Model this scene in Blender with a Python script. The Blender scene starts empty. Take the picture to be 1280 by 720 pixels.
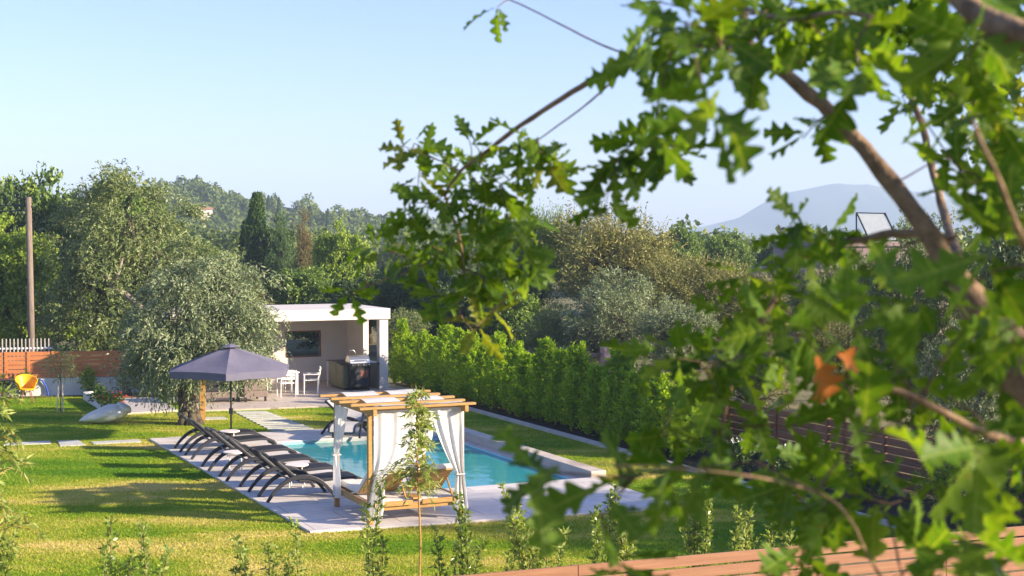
import bpy, math, random
import numpy as np
from mathutils import Vector, Matrix

# ------------------------------------------------------------------ camera, light, exposure
SC = bpy.context.scene
F, H, HY = 1811.0, 5.0, 300.0            # focal length in px of a 1280 px wide frame, eye height, horizon row
PITCH = math.atan((360 - HY) / F)
cam_d = bpy.data.cameras.new('camera')
cam = bpy.data.objects.new('camera', cam_d)
SC.collection.objects.link(cam)
cam.location = (0, 0, H)
cam.rotation_euler = (math.pi / 2 - PITCH, 0, 0)
cam_d.sensor_width = 36.0
cam_d.lens = 36.0 * F / 1280.0
cam_d.clip_start = 0.05
cam_d.clip_end = 20000
cam_d.dof.use_dof = True
cam_d.dof.focus_distance = 26.0
cam_d.dof.aperture_fstop = 5.8
SC.camera = cam

SUN_EL, SUN_ROT = math.radians(19), math.radians(105)   # rotation clockwise from +Y
w = bpy.data.worlds.new('World')
SC.world = w
w.use_nodes = True
nt = w.node_tree
nt.nodes.clear()
sky = nt.nodes.new('ShaderNodeTexSky')
sky.sky_type = 'NISHITA'
sky.sun_disc = False
sky.sun_elevation = SUN_EL
sky.sun_rotation = SUN_ROT
sky.altitude = 0
sky.air_density = 1.0
sky.dust_density = 0.5
sky.ozone_density = 2.5
bg = nt.nodes.new('ShaderNodeBackground')
bg.inputs[1].default_value = 0.070
wo = nt.nodes.new('ShaderNodeOutputWorld')
tint = nt.nodes.new('ShaderNodeMix')
tint.data_type = 'RGBA'
tint.blend_type = 'MULTIPLY'
tint.inputs[0].default_value = 1.0
tint.inputs[7].default_value = (0.80, 0.775, 1.03, 1)
nt.links.new(sky.outputs[0], tint.inputs[6])
nt.links.new(tint.outputs[2], bg.inputs[0])
nt.links.new(bg.outputs[0], wo.inputs[0])
sl = bpy.data.lights.new('sun', 'SUN')
sl.energy = 3.9
sl.angle = math.radians(0.9)
sl.color = (1.0, 0.83, 0.60)
so = bpy.data.objects.new('sun', sl)
SC.collection.objects.link(so)
sd = Vector((math.sin(SUN_ROT) * math.cos(SUN_EL), math.cos(SUN_ROT) * math.cos(SUN_EL), math.sin(SUN_EL)))
so.rotation_euler = sd.to_track_quat('Z', 'Y').to_euler()
so.location = (30, -5, 30)
SC.view_settings.view_transform = 'Standard'
SC.view_settings.look = 'None'
SC.view_settings.exposure = 1.95
SC.view_settings.gamma = 1
SC.view_settings.use_curve_mapping = False
SC.render.engine = 'CYCLES'
SC.cycles.use_denoising = True
SC.cycles.max_bounces = 8
SC.cycles.transparent_max_bounces = 12
SC.cycles.transmission_bounces = 4
SC.cycles.volume_bounces = 0
SC.cycles.caustics_reflective = False
SC.cycles.caustics_refractive = False
SC.cycles.sample_clamp_indirect = 6

# ------------------------------------------------------------------ geometry of the place
AX = math.radians(24.5)                   # the garden's own axes: v to the right, u away
VX, VY = math.cos(AX), math.sin(AX)


def ray(px, py):
    x = (px - 640) / F
    y = -(py - 360) / F
    c, s = math.cos(PITCH), math.sin(PITCH)
    return (x, c + y * s, -s + y * c)


def G(px, py, z=0.0):                     # where a sight line meets the level z
    d = ray(px, py)
    t = (z - H) / d[2]
    return Vector((t * d[0], t * d[1], z))


def AT(px, D, z=0.0):
    return Vector(((px - 640) / F * D, D, z))


def ZP(py, D):
    return H - (py - HY) / F * D


O0 = G(388, 665)


def W(v, u, z=0.0):                       # garden coordinates to world
    return Vector((O0.x + v * VX - u * VY, O0.y + v * VY + u * VX, z))


def LV(px, py, z=0.0):
    p = G(px, py, z) - Vector((O0.x, O0.y, z))
    return (p.x * VX + p.y * VY, -p.x * VY + p.y * VX)


# ------------------------------------------------------------------ helpers
def link(o, parent=None):
    SC.collection.objects.link(o)
    if parent is not None:
        o.parent = parent
    return o


def tag(o, label=None, cat=None, group=None, kind=None):
    if label: o['label'] = label
    if cat: o['category'] = cat
    if group: o['group'] = group
    if kind: o['kind'] = kind
    return o


def empty(name, loc, rz=0.0, label=None, cat=None, group=None):
    o = bpy.data.objects.new(name, None)
    o.empty_display_size = 0.2
    o.location = loc
    o.rotation_euler = (0, 0, rz)
    link(o)
    return tag(o, label, cat, group)


def copy_tree(o, parent=None):
    c = o.copy()
    link(c, parent)
    for ch in list(o.children):
        copy_tree(ch, c)
    return c


def np_mesh(name, verts, faces):
    """verts (N,3); faces (M,k) all of one size"""
    verts = np.asarray(verts, dtype=np.float32)
    faces = np.asarray(faces, dtype=np.int32)
    me = bpy.data.meshes.new(name)
    k = faces.shape[1]
    me.vertices.add(len(verts))
    me.vertices.foreach_set('co', verts.ravel())
    me.loops.add(faces.size)
    me.loops.foreach_set('vertex_index', faces.ravel())
    me.polygons.add(len(faces))
    me.polygons.foreach_set('loop_start', np.arange(0, faces.size, k, dtype=np.int32))
    me.polygons.foreach_set('loop_total', np.full(len(faces), k, dtype=np.int32))
    me.update(calc_edges=True)
    return me


def mobj(name, me, m, parent=None, smooth=False):
    if len(me.materials) == 0 and m is not None:
        me.materials.append(m)
    if smooth:
        me.polygons.foreach_set('use_smooth', np.ones(len(me.polygons), dtype=bool))
    return link(bpy.data.objects.new(name, me), parent)


class MB:
    def __init__(self):
        self.v, self.f = [], []

    def add(self, vs, fs):
        b = len(self.v)
        self.v += [tuple(p) for p in vs]
        self.f += [tuple(b + i for i in f) for f in fs]
        return self

    def box(self, x0, x1, y0, y1, z0, z1):
        return self.add([(x0, y0, z0), (x1, y0, z0), (x1, y1, z0), (x0, y1, z0), (x0, y0, z1), (x1, y0, z1), (x1, y1, z1), (x0, y1, z1)],
                        [(0, 3, 2, 1), (4, 5, 6, 7), (0, 1, 5, 4), (1, 2, 6, 5), (2, 3, 7, 6), (3, 0, 4, 7)])

    def bar(self, p0, p1, wd, ht, up=(0, 0, 1)):
        p0, p1 = Vector(p0), Vector(p1)
        d = (p1 - p0).normalized()
        s = d.cross(Vector(up))
        if s.length < 1e-4: s = d.cross(Vector((0, 1, 0)))
        s.normalize()
        t = s.cross(d)
        s *= wd / 2
        t = t * (ht / 2)
        vs = []
        for p in (p0, p1):
            vs += [p - s - t, p + s - t, p + s + t, p - s + t]
        return self.add(vs, [(0, 1, 2, 3), (7, 6, 5, 4), (0, 4, 5, 1), (1, 5, 6, 2), (2, 6, 7, 3), (3, 7, 4, 0)])

    def tube(self, pts, rad, n=8, cap=True):
        pts = [Vector(p) for p in pts]
        if not hasattr(rad, '__len__'): rad = [rad] * len(pts)
        vs, fs = [], []
        prev = None
        for i, p in enumerate(pts):
            d = (pts[min(i + 1, len(pts) - 1)] - pts[max(i - 1, 0)]).normalized()
            if prev is None:
                a = d.cross(Vector((0.13, 0.2, 1)))
                if a.length < 1e-3: a = d.cross(Vector((1, 0, 0)))
            else:
                a = prev - d * prev.dot(d)
            a.normalize()
            prev = a
            b = d.cross(a)
            for k in range(n):
                t = 2 * math.pi * k / n
                vs.append(p + (a * math.cos(t) + b * math.sin(t)) * rad[i])
        for i in range(len(pts) - 1):
            for k in range(n):
                k2 = (k + 1) % n
                fs.append((i * n + k, i * n + k2, (i + 1) * n + k2, (i + 1) * n + k))
        if cap:
            fs.append(tuple(range(n - 1, -1, -1)))
            fs.append(tuple((len(pts) - 1) * n + k for k in range(n)))
        return self.add(vs, fs)

    def lathe(self, prof, c=(0, 0, 0), n=20):
        vs, fs = [], []
        for r, z in prof:
            for k in range(n):
                t = 2 * math.pi * k / n
                vs.append((c[0] + r * math.cos(t), c[1] + r * math.sin(t), c[2] + z))
        for i in range(len(prof) - 1):
            for k in range(n):
                k2 = (k + 1) % n
                fs.append((i * n + k, i * n + k2, (i + 1) * n + k2, (i + 1) * n + k))
        fs.append(tuple(range(n - 1, -1, -1)))
        fs.append(tuple((len(prof) - 1) * n + k for k in range(n)))
        return self.add(vs, fs)

    def prism(self, poly, z0, z1):
        n = len(poly)
        vs = [(p[0], p[1], z0) for p in poly] + [(p[0], p[1], z1) for p in poly]
        fs = [tuple(range(n - 1, -1, -1)), tuple(range(n, 2 * n))]
        for i in range(n):
            j = (i + 1) % n
            fs.append((i, j, n + j, n + i))
        return self.add(vs, fs)

    def sweep_flat(self, pts, thick, x0, x1):
        """a band whose side profile follows pts (y,z), between x0 and x1"""
        n = len(pts)
        P = [Vector((0, p[0], p[1])) for p in pts]
        vs, fs = [], []
        for i, p in enumerate(P):
            d = (P[min(i + 1, n - 1)] - P[max(i - 1, 0)]).normalized()
            nr = Vector((0, -d.z, d.y))
            th = thick[i] if hasattr(thick, '__len__') else thick
            a, b = p + nr * th / 2, p - nr * th / 2
            vs += [(x0, a.y, a.z), (x1, a.y, a.z), (x1, b.y, b.z), (x0, b.y, b.z)]
        for i in range(n - 1):
            o, q = 4 * i, 4 * i + 4
            for k in range(4):
                k2 = (k + 1) % 4
                fs.append((o + k, o + k2, q + k2, q + k))
        fs.append((3, 2, 1, 0))
        fs.append(tuple(4 * (n - 1) + k for k in range(4)))
        return self.add(vs, fs)

    def build(self, name, m, parent=None, bevel=0.0, smooth=False, seg=2):
        me = bpy.data.meshes.new(name)
        me.from_pydata(self.v, [], self.f)
        me.update()
        o = mobj(name, me, m, parent, smooth)
        if bevel:
            b = o.modifiers.new('bevel', 'BEVEL')
            b.width = bevel
            b.segments = seg
            b.limit_method = 'ANGLE'
        return o


# ------------------------------------------------------------------ materials
def new_mat(name):
    m = bpy.data.materials.new(name)
    m.use_nodes = True
    n = m.node_tree.nodes
    l = m.node_tree.links
    n.clear()
    out = n.new('ShaderNodeOutputMaterial')
    return m, n, l, out


def ramp(n, stops):
    r = n.new('ShaderNodeValToRGB')
    e = r.color_ramp.elements
    while len(e) < len(stops): e.new(0.5)
    for i, (p, c) in enumerate(stops):
        e[i].position = p
        e[i].color = (*c, 1)
    return r


def noise(n, l, scale, detail=4, stretch=None, rough=0.55, coord='Object', off=(0, 0, 0), rot=0.0):
    tc = n.new('ShaderNodeTexCoord')
    mp = n.new('ShaderNodeMapping')
    if stretch: mp.inputs['Scale'].default_value = stretch
    mp.inputs['Location'].default_value = off
    mp.inputs['Rotation'].default_value = (0, 0, rot)
    l.new(tc.outputs[coord], mp.inputs[0])
    t = n.new('ShaderNodeTexNoise')
    t.inputs['Scale'].default_value = scale
    t.inputs['Detail'].default_value = detail
    t.inputs['Roughness'].default_value = rough
    l.new(mp.outputs[0], t.inputs['Vector'])
    return t


def surf(name, c1, c2, scale=6.0, rough=0.6, bump=0.15, stretch=None, spec=0.35, metal=0.0, fine=60.0, dist=0.01, lo=0.3, hi=0.7, trans=0.0):
    m, n, l, out = new_mat(name)
    p = n.new('ShaderNodeBsdfPrincipled')
    t = noise(n, l, scale, 5, stretch)
    r = ramp(n, [(lo, c1), (hi, c2)])
    l.new(t.outputs[0], r.inputs[0])
    l.new(r.outputs[0], p.inputs['Base Color'])
    p.inputs['Roughness'].default_value = rough
    p.inputs['Metallic'].default_value = metal
    p.inputs['Specular IOR Level'].default_value = spec
    if bump:
        t2 = noise(n, l, fine, 4, stretch)
        b = n.new('ShaderNodeBump')
        b.inputs['Strength'].default_value = bump
        b.inputs['Distance'].default_value = dist
        l.new(t2.outputs[0], b.inputs['Height'])
        l.new(b.outputs[0], p.inputs['Normal'])
    last = p.outputs[0]
    if trans:
        tr = n.new('ShaderNodeBsdfTranslucent')
        l.new(r.outputs[0], tr.inputs[0])
        mx = n.new('ShaderNodeMixShader')
        mx.inputs[0].default_value = trans
        l.new(p.outputs[0], mx.inputs[1])
        l.new(tr.outputs[0], mx.inputs[2])
        last = mx.outputs[0]
    l.new(last, out.inputs[0])
    return m


def leaf_mat(name, cols, trans=0.35, tcol=None, rough=0.5, spec=0.3, patch=0.8, patch_amt=0.35):
    """leaves: every leaf has its own tint, larger patches of the crown differ in hue too"""
    m, n, l, out = new_mat(name)
    g = n.new('ShaderNodeNewGeometry')
    t = noise(n, l, patch, 3)
    mth = n.new('ShaderNodeMath')
    mth.operation = 'MULTIPLY_ADD'
    mth.inputs[1].default_value = 1 - patch_amt
    l.new(g.outputs['Random Per Island'], mth.inputs[0])
    m2 = n.new('ShaderNodeMath')
    m2.operation = 'MULTIPLY'
    m2.inputs[1].default_value = patch_amt
    l.new(t.outputs[0], m2.inputs[0])
    l.new(m2.outputs[0], mth.inputs[2])
    r = ramp(n, [(i / (len(cols) - 1) * 0.9 + 0.05, c) for i, c in enumerate(cols)])
    l.new(mth.outputs[0], r.inputs[0])
    p = n.new('ShaderNodeBsdfPrincipled')
    l.new(r.outputs[0], p.inputs['Base Color'])
    p.inputs['Roughness'].default_value = rough
    p.inputs['Specular IOR Level'].default_value = spec
    tr = n.new('ShaderNodeBsdfTranslucent')
    mc = n.new('ShaderNodeMix')
    mc.data_type = 'RGBA'
    mc.blend_type = 'MULTIPLY'
    mc.inputs[0].default_value = 1.0
    l.new(r.outputs[0], mc.inputs[6])
    mc.inputs[7].default_value = (*(tcol or (1.9, 1.9, 0.9)), 1)
    l.new(mc.outputs[2], tr.inputs[0])
    mx = n.new('ShaderNodeMixShader')
    mx.inputs[0].default_value = trans
    l.new(p.outputs[0], mx.inputs[1])
    l.new(tr.outputs[0], mx.inputs[2])
    l.new(mx.outputs[0], out.inputs[0])
    return m


def lawn_mat(name, blades):
    m, n, l, out = new_mat(name)
    t = noise(n, l, 0.55, 6, (0.55, 1.5, 1), 0.62)
    big = noise(n, l, 0.16, 3, (0.7, 1.6, 1), 0.5, off=(5.3, 2.1, 0))
    a = n.new('ShaderNodeMath')
    a.operation = 'MULTIPLY_ADD'
    a.inputs[1].default_value = 0.55
    l.new(big.outputs[0], a.inputs[0])
    a0 = n.new('ShaderNodeMath')
    a0.operation = 'MULTIPLY'
    a0.inputs[1].default_value = 0.5
    l.new(t.outputs[0], a0.inputs[0])
    l.new(a0.outputs[0], a.inputs[2])
    last = a.outputs[0]
    if blades:
        g = n.new('ShaderNodeNewGeometry')
        b = n.new('ShaderNodeMath')
        b.operation = 'MULTIPLY_ADD'
        b.inputs[1].default_value = 0.14
        l.new(g.outputs['Random Per Island'], b.inputs[0])
        b2 = n.new('ShaderNodeMath')
        b2.operation = 'SUBTRACT'
        b2.inputs[1].default_value = 0.07
        l.new(last, b2.inputs[0])
        l.new(b2.outputs[0], b.inputs[2])
        last = b.outputs[0]
    else:
        f = noise(n, l, 55, 3)
        b = n.new('ShaderNodeMath')
        b.operation = 'MULTIPLY_ADD'
        b.inputs[1].default_value = 0.12
        l.new(f.outputs[0], b.inputs[0])
        b2 = n.new('ShaderNodeMath')
        b2.operation = 'SUBTRACT'
        b2.inputs[1].default_value = 0.06
        l.new(last, b2.inputs[0])
        l.new(b2.outputs[0], b.inputs[2])
        last = b.outputs[0]
    r = ramp(n, [(0.40, (0.105, 0.235, 0.008)), (0.49, (0.225, 0.335, 0.016)), (0.56, (0.40, 0.41, 0.045)), (0.64, (0.66, 0.53, 0.19))])
    l.new(last, r.inputs[0])
    p = n.new('ShaderNodeBsdfPrincipled')
    p.inputs['Roughness'].default_value = 0.75
    p.inputs['Specular IOR Level'].default_value = 0.15
    l.new(r.outputs[0], p.inputs['Base Color'])
    if blades:
        tr = n.new('ShaderNodeBsdfTranslucent')
        l.new(r.outputs[0], tr.inputs[0])
        mx = n.new('ShaderNodeMixShader')
        mx.inputs[0].default_value = 0.4
        l.new(p.outputs[0], mx.inputs[1])
        l.new(tr.outputs[0], mx.inputs[2])
        l.new(mx.outputs[0], out.inputs[0])
    else:
        t2 = noise(n, l, 38, 5)
        bp = n.new('ShaderNodeBump')
        bp.inputs['Strength'].default_value = 0.8
        bp.inputs['Distance'].default_value = 0.04
        l.new(t2.outputs[0], bp.inputs['Height'])
        l.new(bp.outputs[0], p.inputs['Normal'])
        l.new(p.outputs[0], out.inputs[0])
    return m


def tile_mat(name, c1, c2, joint, bw, bh, rot=0.0, rough=0.55, mortar=0.012, off=0.5):
    m, n, l, out = new_mat(name)
    tc = n.new('ShaderNodeTexCoord')
    mp = n.new('ShaderNodeMapping')
    mp.inputs['Rotation'].default_value = (0, 0, rot)
    l.new(tc.outputs['Object'], mp.inputs[0])
    b = n.new('ShaderNodeTexBrick')
    b.inputs['Scale'].default_value = 1.0
    b.inputs['Brick Width'].default_value = bw
    b.inputs['Row Height'].default_value = bh
    b.inputs['Mortar Size'].default_value = mortar
    b.inputs['Color1'].default_value = (*c1, 1)
    b.inputs['Color2'].default_value = (*c2, 1)
    b.inputs['Mortar'].default_value = (*joint, 1)
    b.offset = off
    l.new(mp.outputs[0], b.inputs['Vector'])
    t = noise(n, l, 2.2, 6)
    r = ramp(n, [(0.25, (0.80, 0.80, 0.80)), (0.75, (1.08, 1.06, 1.04))])
    l.new(t.outputs[0], r.inputs[0])
    mc = n.new('ShaderNodeMix')
    mc.data_type = 'RGBA'
    mc.blend_type = 'MULTIPLY'
    mc.inputs[0].default_value = 1
    l.new(b.outputs[0], mc.inputs[6])
    l.new(r.outputs[0], mc.inputs[7])
    p = n.new('ShaderNodeBsdfPrincipled')
    l.new(mc.outputs[2], p.inputs['Base Color'])
    p.inputs['Roughness'].default_value = rough
    p.inputs['Specular IOR Level'].default_value = 0.3
    t2 = noise(n, l, 40, 4)
    bp = n.new('ShaderNodeBump')
    bp.inputs['Strength'].default_value = 0.15
    bp.inputs['Distance'].default_value = 0.01
    l.new(t2.outputs[0], bp.inputs['Height'])
    l.new(bp.outputs[0], p.inputs['Normal'])
    l.new(p.outputs[0], out.inputs[0])
    return m


def water_mat():
    m, n, l, out = new_mat('pool_water')
    tr = n.new('ShaderNodeBsdfTransparent')
    tr.inputs[0].default_value = (0.60, 0.97, 1.0, 1)
    gl = n.new('ShaderNodeBsdfGlossy')
    gl.inputs['Roughness'].default_value = 0.02
    fr = n.new('ShaderNodeFresnel')
    fr.inputs[0].default_value = 1.33
    t = noise(n, l, 2.6, 3, (1, 1, 1))
    t2 = noise(n, l, 9, 2, (1, 1, 1))
    ad = n.new('ShaderNodeMath')
    ad.operation = 'MULTIPLY_ADD'
    ad.inputs[1].default_value = 0.25
    l.new(t2.outputs[0], ad.inputs[0])
    l.new(t.outputs[0], ad.inputs[2])
    bp = n.new('ShaderNodeBump')
    bp.inputs['Strength'].default_value = 0.22
    bp.inputs['Distance'].default_value = 0.03
    l.new(ad.outputs[0], bp.inputs['Height'])
    l.new(bp.outputs[0], gl.inputs['Normal'])
    l.new(bp.outputs[0], fr.inputs['Normal'])
    mx = n.new('ShaderNodeMixShader')
    l.new(fr.outputs[0], mx.inputs[0])
    df = n.new('ShaderNodeBsdfDiffuse')                       # light scattered back by the water itself
    df.inputs[0].default_value = (0.06, 0.60, 0.70, 1)
    m0 = n.new('ShaderNodeMixShader')
    m0.inputs[0].default_value = 0.45
    l.new(tr.outputs[0], m0.inputs[1])
    l.new(df.outputs[0], m0.inputs[2])
    l.new(m0.outputs[0], mx.inputs[1])
    l.new(gl.outputs[0], mx.inputs[2])
    l.new(mx.outputs[0], out.inputs[0])
    return m


def glass_mat(name='glass', tint=(0.85, 0.9, 0.92)):
    m, n, l, out = new_mat(name)
    tr = n.new('ShaderNodeBsdfTransparent')
    tr.inputs[0].default_value = (*tint, 1)
    gl = n.new('ShaderNodeBsdfGlossy')
    gl.inputs['Roughness'].default_value = 0.03
    fr = n.new('ShaderNodeFresnel')
    fr.inputs[0].default_value = 1.45
    mx = n.new('ShaderNodeMixShader')
    l.new(fr.outputs[0], mx.inputs[0])
    l.new(tr.outputs[0], mx.inputs[1])
    l.new(gl.outputs[0], mx.inputs[2])
    l.new(mx.outputs[0], out.inputs[0])
    return m


M = {}
M['lawn'] = lawn_mat('lawn_turf', False)
M['blades'] = lawn_mat('grass_blades', True)
M['ground'] = surf('dry_ground', (0.10, 0.11, 0.04), (0.24, 0.20, 0.10), 0.4, 0.9, 0.5, fine=8, dist=0.05)
M['soil'] = surf('dark_soil', (0.018, 0.013, 0.010), (0.05, 0.035, 0.024), 6, 0.95, 0.8, fine=25, dist=0.05)
M['deck'] = tile_mat('pale_paving', (0.63, 0.59, 0.57), (0.69, 0.65, 0.625), (0.36, 0.33, 0.31), 1.6, 0.8, -AX)
M['terrace'] = tile_mat('terrace_paving', (0.50, 0.43, 0.375), (0.55, 0.475, 0.415), (0.29, 0.25, 0.22), 1.2, 0.6, -AX)
M['concrete'] = surf('grey_concrete', (0.40, 0.37, 0.36), (0.52, 0.48, 0.46), 3, 0.8, 0.2)
M['step'] = surf('step_stone', (0.42, 0.43, 0.40), (0.56, 0.55, 0.50), 5, 0.75, 0.2)
M['coping'] = surf('coping_stone', (0.47, 0.405, 0.35), (0.58, 0.505, 0.44), 3, 0.7, 0.2, stretch=(1, 1, 4))
M['tile'] = surf('pool_tile', (0.40, 0.80, 0.83), (0.48, 0.86, 0.88), 1.5, 0.4, 0.0)
M['water'] = water_mat()
M['render'] = surf('cream_render', (0.55, 0.515, 0.49), (0.62, 0.585, 0.555), 0.9, 0.85, 0.12, fine=90)
M['white_wall'] = surf('white_wall_paint', (0.55, 0.55, 0.56), (0.64, 0.64, 0.64), 1.2, 0.8, 0.15)
M['pine'] = surf('golden_pine', (0.30, 0.165, 0.048), (0.42, 0.25, 0.085), 5, 0.55, 0.25, stretch=(1.5, 1.5, 9), fine=30)
M['teak'] = surf('orange_teak', (0.42, 0.145, 0.05), (0.55, 0.22, 0.085), 3, 0.6, 0.25, stretch=(0.6, 0.6, 9), fine=30)
M['fence'] = surf('red_brown_composite', (0.22, 0.10, 0.052), (0.31, 0.155, 0.085), 2.2, 0.6, 0.3, stretch=(0.5, 0.5, 14), fine=22)
M['brown_slat'] = surf('dark_brown_slat', (0.17, 0.075, 0.04), (0.27, 0.12, 0.065), 3, 0.6, 0.25, stretch=(0.6, 0.6, 9))
M['plastic'] = surf('charcoal_resin', (0.013, 0.014, 0.020), (0.020, 0.021, 0.028), 30, 0.46, 0.1, fine=120, dist=0.004, spec=0.5)
M['sling'] = surf('black_sling', (0.008, 0.008, 0.012), (0.014, 0.014, 0.019), 90, 0.7, 0.25, fine=300, dist=0.002)
M['grey_sling'] = surf('pale_grey_sling', (0.42, 0.40, 0.39), (0.52, 0.50, 0.48), 20, 0.7, 0.1)
M['cloth'] = surf('white_curtain_cloth', (0.74, 0.74, 0.74), (0.80, 0.80, 0.80), 8, 0.9, 0.15, fine=160, dist=0.004, spec=0.1, trans=0.4)
M['mattress'] = surf('white_mattress', (0.60, 0.595, 0.58), (0.66, 0.655, 0.64), 8, 0.9, 0.15, fine=120, dist=0.004, spec=0.1)
M['canopy'] = surf('slate_canopy', (0.165, 0.160, 0.225), (0.205, 0.198, 0.270), 3, 0.85, 0.15, fine=140, dist=0.003, spec=0.15, trans=0.22)
M['dark_metal'] = surf('dark_metal', (0.035, 0.037, 0.045), (0.055, 0.057, 0.065), 12, 0.4, 0.05, metal=0.5)
M['white_metal'] = surf('white_metal', (0.72, 0.71, 0.69), (0.80, 0.79, 0.77), 9, 0.4, 0.05)
M['table_top'] = surf('pale_table_top', (0.70, 0.62, 0.58), (0.78, 0.71, 0.67), 9, 0.5, 0.05)
M['steel'] = surf('brushed_steel', (0.50, 0.50, 0.50), (0.62, 0.62, 0.62), 40, 0.3, 0.05, metal=0.9)
M['black'] = surf('black_enamel', (0.012, 0.012, 0.013), (0.022, 0.022, 0.023), 20, 0.3, 0.05)
M['red'] = surf('faded_red_print', (0.13, 0.035, 0.025), (0.24, 0.10, 0.07), 30, 0.5, 0)
M['olive_paint'] = surf('olive_green_panel', (0.085, 0.095, 0.045), (0.12, 0.13, 0.065), 3, 0.5, 0.1)
M['wicker'] = surf('grey_brown_wicker', (0.13, 0.095, 0.085), (0.19, 0.145, 0.13), 60, 0.7, 0.6, fine=120, dist=0.006)
M['dark_cushion'] = surf('charcoal_cushion', (0.016, 0.016, 0.02), (0.028, 0.028, 0.033), 12, 0.8, 0.3)
M['yellow'] = surf('amber_resin', (0.74, 0.35, 0.008), (0.88, 0.47, 0.015), 5, 0.4, 0.05, trans=0.12)
M['bean'] = surf('cream_canvas', (0.66, 0.62, 0.55), (0.74, 0.70, 0.62), 4, 0.9, 0.25, fine=40)
M['blue'] = surf('blue_hose', (0.02, 0.07, 0.40), (0.03, 0.09, 0.5), 10, 0.4, 0)
M['bark'] = surf('grey_brown_bark', (0.05, 0.038, 0.028), (0.17, 0.135, 0.105), 4, 0.95, 1.0, stretch=(3, 3, 0.7), fine=14, dist=0.06)
M['pale_bark'] = surf('pale_grey_bark', (0.16, 0.12, 0.095), (0.33, 0.27, 0.22), 7, 0.95, 0.7, stretch=(2, 2, 0.8), fine=26, dist=0.02)
M['oak_bark'] = surf('oak_branch_bark', (0.13, 0.082, 0.048), (0.34, 0.23, 0.14), 30, 0.9, 1.0, fine=90, dist=0.006)
M['twig'] = surf('young_twig', (0.08, 0.045, 0.026), (0.14, 0.085, 0.05), 20, 0.8, 0.3)
M['stake'] = surf('weathered_stake', (0.42, 0.36, 0.28), (0.56, 0.49, 0.40), 12, 0.8, 0.2)
M['pole'] = surf('weathered_pole', (0.13, 0.10, 0.08), (0.23, 0.185, 0.15), 5, 0.9, 0.4, stretch=(5, 5, 0.6))
M['pink'] = surf('dusty_pink_render', (0.25, 0.185, 0.18), (0.31, 0.235, 0.225), 1.0, 0.9, 0.15)
M['glass'] = glass_mat()
M['panel_glass'] = surf('frosted_panel', (0.50, 0.56, 0.60), (0.58, 0.63, 0.66), 6, 0.2, 0.0, trans=0.4)
M['stone'] = surf('rough_stone', (0.27, 0.20, 0.17), (0.42, 0.33, 0.28), 5, 0.95, 0.8, fine=14, dist=0.05)
M['house'] = surf('far_house_wall', (0.58, 0.52, 0.44), (0.68, 0.62, 0.54), 1.0, 0.9, 0.1)
M['roof'] = surf('clay_roof', (0.30, 0.13, 0.08), (0.40, 0.19, 0.12), 4, 0.9, 0.4)
M['mountain'] = surf('mountain_rock', (0.045, 0.07, 0.05), (0.09, 0.11, 0.08), 0.004, 0.95, 0.0)
M['hill'] = surf('hill_soil', (0.04, 0.055, 0.02), (0.08, 0.09, 0.035), 0.05, 0.95, 0.0)
# foliage
M['olive'] = leaf_mat('olive_leaves', [(0.076, 0.120, 0.029), (0.131, 0.180, 0.055), (0.199, 0.247, 0.091), (0.321, 0.345, 0.183)], 0.22, (1.4, 1.4, 0.8), 0.45, 0.35)
M['silver'] = leaf_mat('silver_leaves', [(0.089, 0.131, 0.050), (0.155, 0.203, 0.088), (0.237, 0.283, 0.150), (0.355, 0.377, 0.265)], 0.2, (1.3, 1.3, 0.9), 0.45, 0.35)
M['dry'] = leaf_mat('dry_olive_leaves', [(0.105, 0.135, 0.030), (0.180, 0.203, 0.053), (0.270, 0.262, 0.090), (0.360, 0.300, 0.135)], 0.22, (1.4, 1.3, 0.8), 0.5, 0.3)
M['broad'] = leaf_mat('broad_green_leaves', [(0.056, 0.104, 0.019), (0.096, 0.168, 0.029), (0.160, 0.240, 0.040), (0.240, 0.304, 0.056)], 0.22)
M['bright'] = leaf_mat('bright_green_leaves', [(0.098, 0.173, 0.018), (0.165, 0.255, 0.027), (0.255, 0.338, 0.038), (0.360, 0.405, 0.060)], 0.26)
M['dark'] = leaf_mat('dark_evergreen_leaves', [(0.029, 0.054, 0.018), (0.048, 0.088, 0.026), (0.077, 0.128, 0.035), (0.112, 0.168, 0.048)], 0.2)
M['cypress'] = leaf_mat('cypress_needles', [(0.030, 0.068, 0.021), (0.051, 0.105, 0.030), (0.083, 0.150, 0.042), (0.120, 0.195, 0.053)], 0.2)
M['russet'] = leaf_mat('russet_pine_needles', [(0.048, 0.054, 0.018), (0.102, 0.096, 0.034), (0.180, 0.144, 0.054), (0.264, 0.180, 0.072)], 0.2)
M['hedge'] = leaf_mat('hedge_leaves', [(0.094, 0.200, 0.007), (0.160, 0.292, 0.012), (0.264, 0.384, 0.014), (0.434, 0.483, 0.023)], 0.5, (2.1, 1.9, 0.6))
M['shrub'] = leaf_mat('shrub_leaves', [(0.070, 0.125, 0.014), (0.125, 0.195, 0.026), (0.20, 0.27, 0.05), (0.34, 0.37, 0.11)], 0.35, (1.7, 1.7, 0.8), 0.35, 0.5)
M['willow'] = leaf_mat('willow_leaves', [(0.121, 0.189, 0.041), (0.203, 0.270, 0.061), (0.297, 0.351, 0.095), (0.405, 0.432, 0.135)], 0.40, (1.7, 1.7, 0.8))
M['oak'] = leaf_mat('oak_leaves', [(0.041, 0.095, 0.010), (0.061, 0.136, 0.011), (0.087, 0.176, 0.013), (0.144, 0.223, 0.018)], 0.44, (2.2, 2.0, 0.5), 0.5, 0.22, patch=1.5)
M['oak_yellow'] = leaf_mat('backlit_yellowing_oak_leaves', [(0.10, 0.145, 0.012), (0.15, 0.19, 0.016), (0.21, 0.235, 0.024)], 0.5, (1.9, 1.8, 0.6), 0.42, 0.35)  # sun shining through painted in as yellow; used for yellowing leaves too


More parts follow.
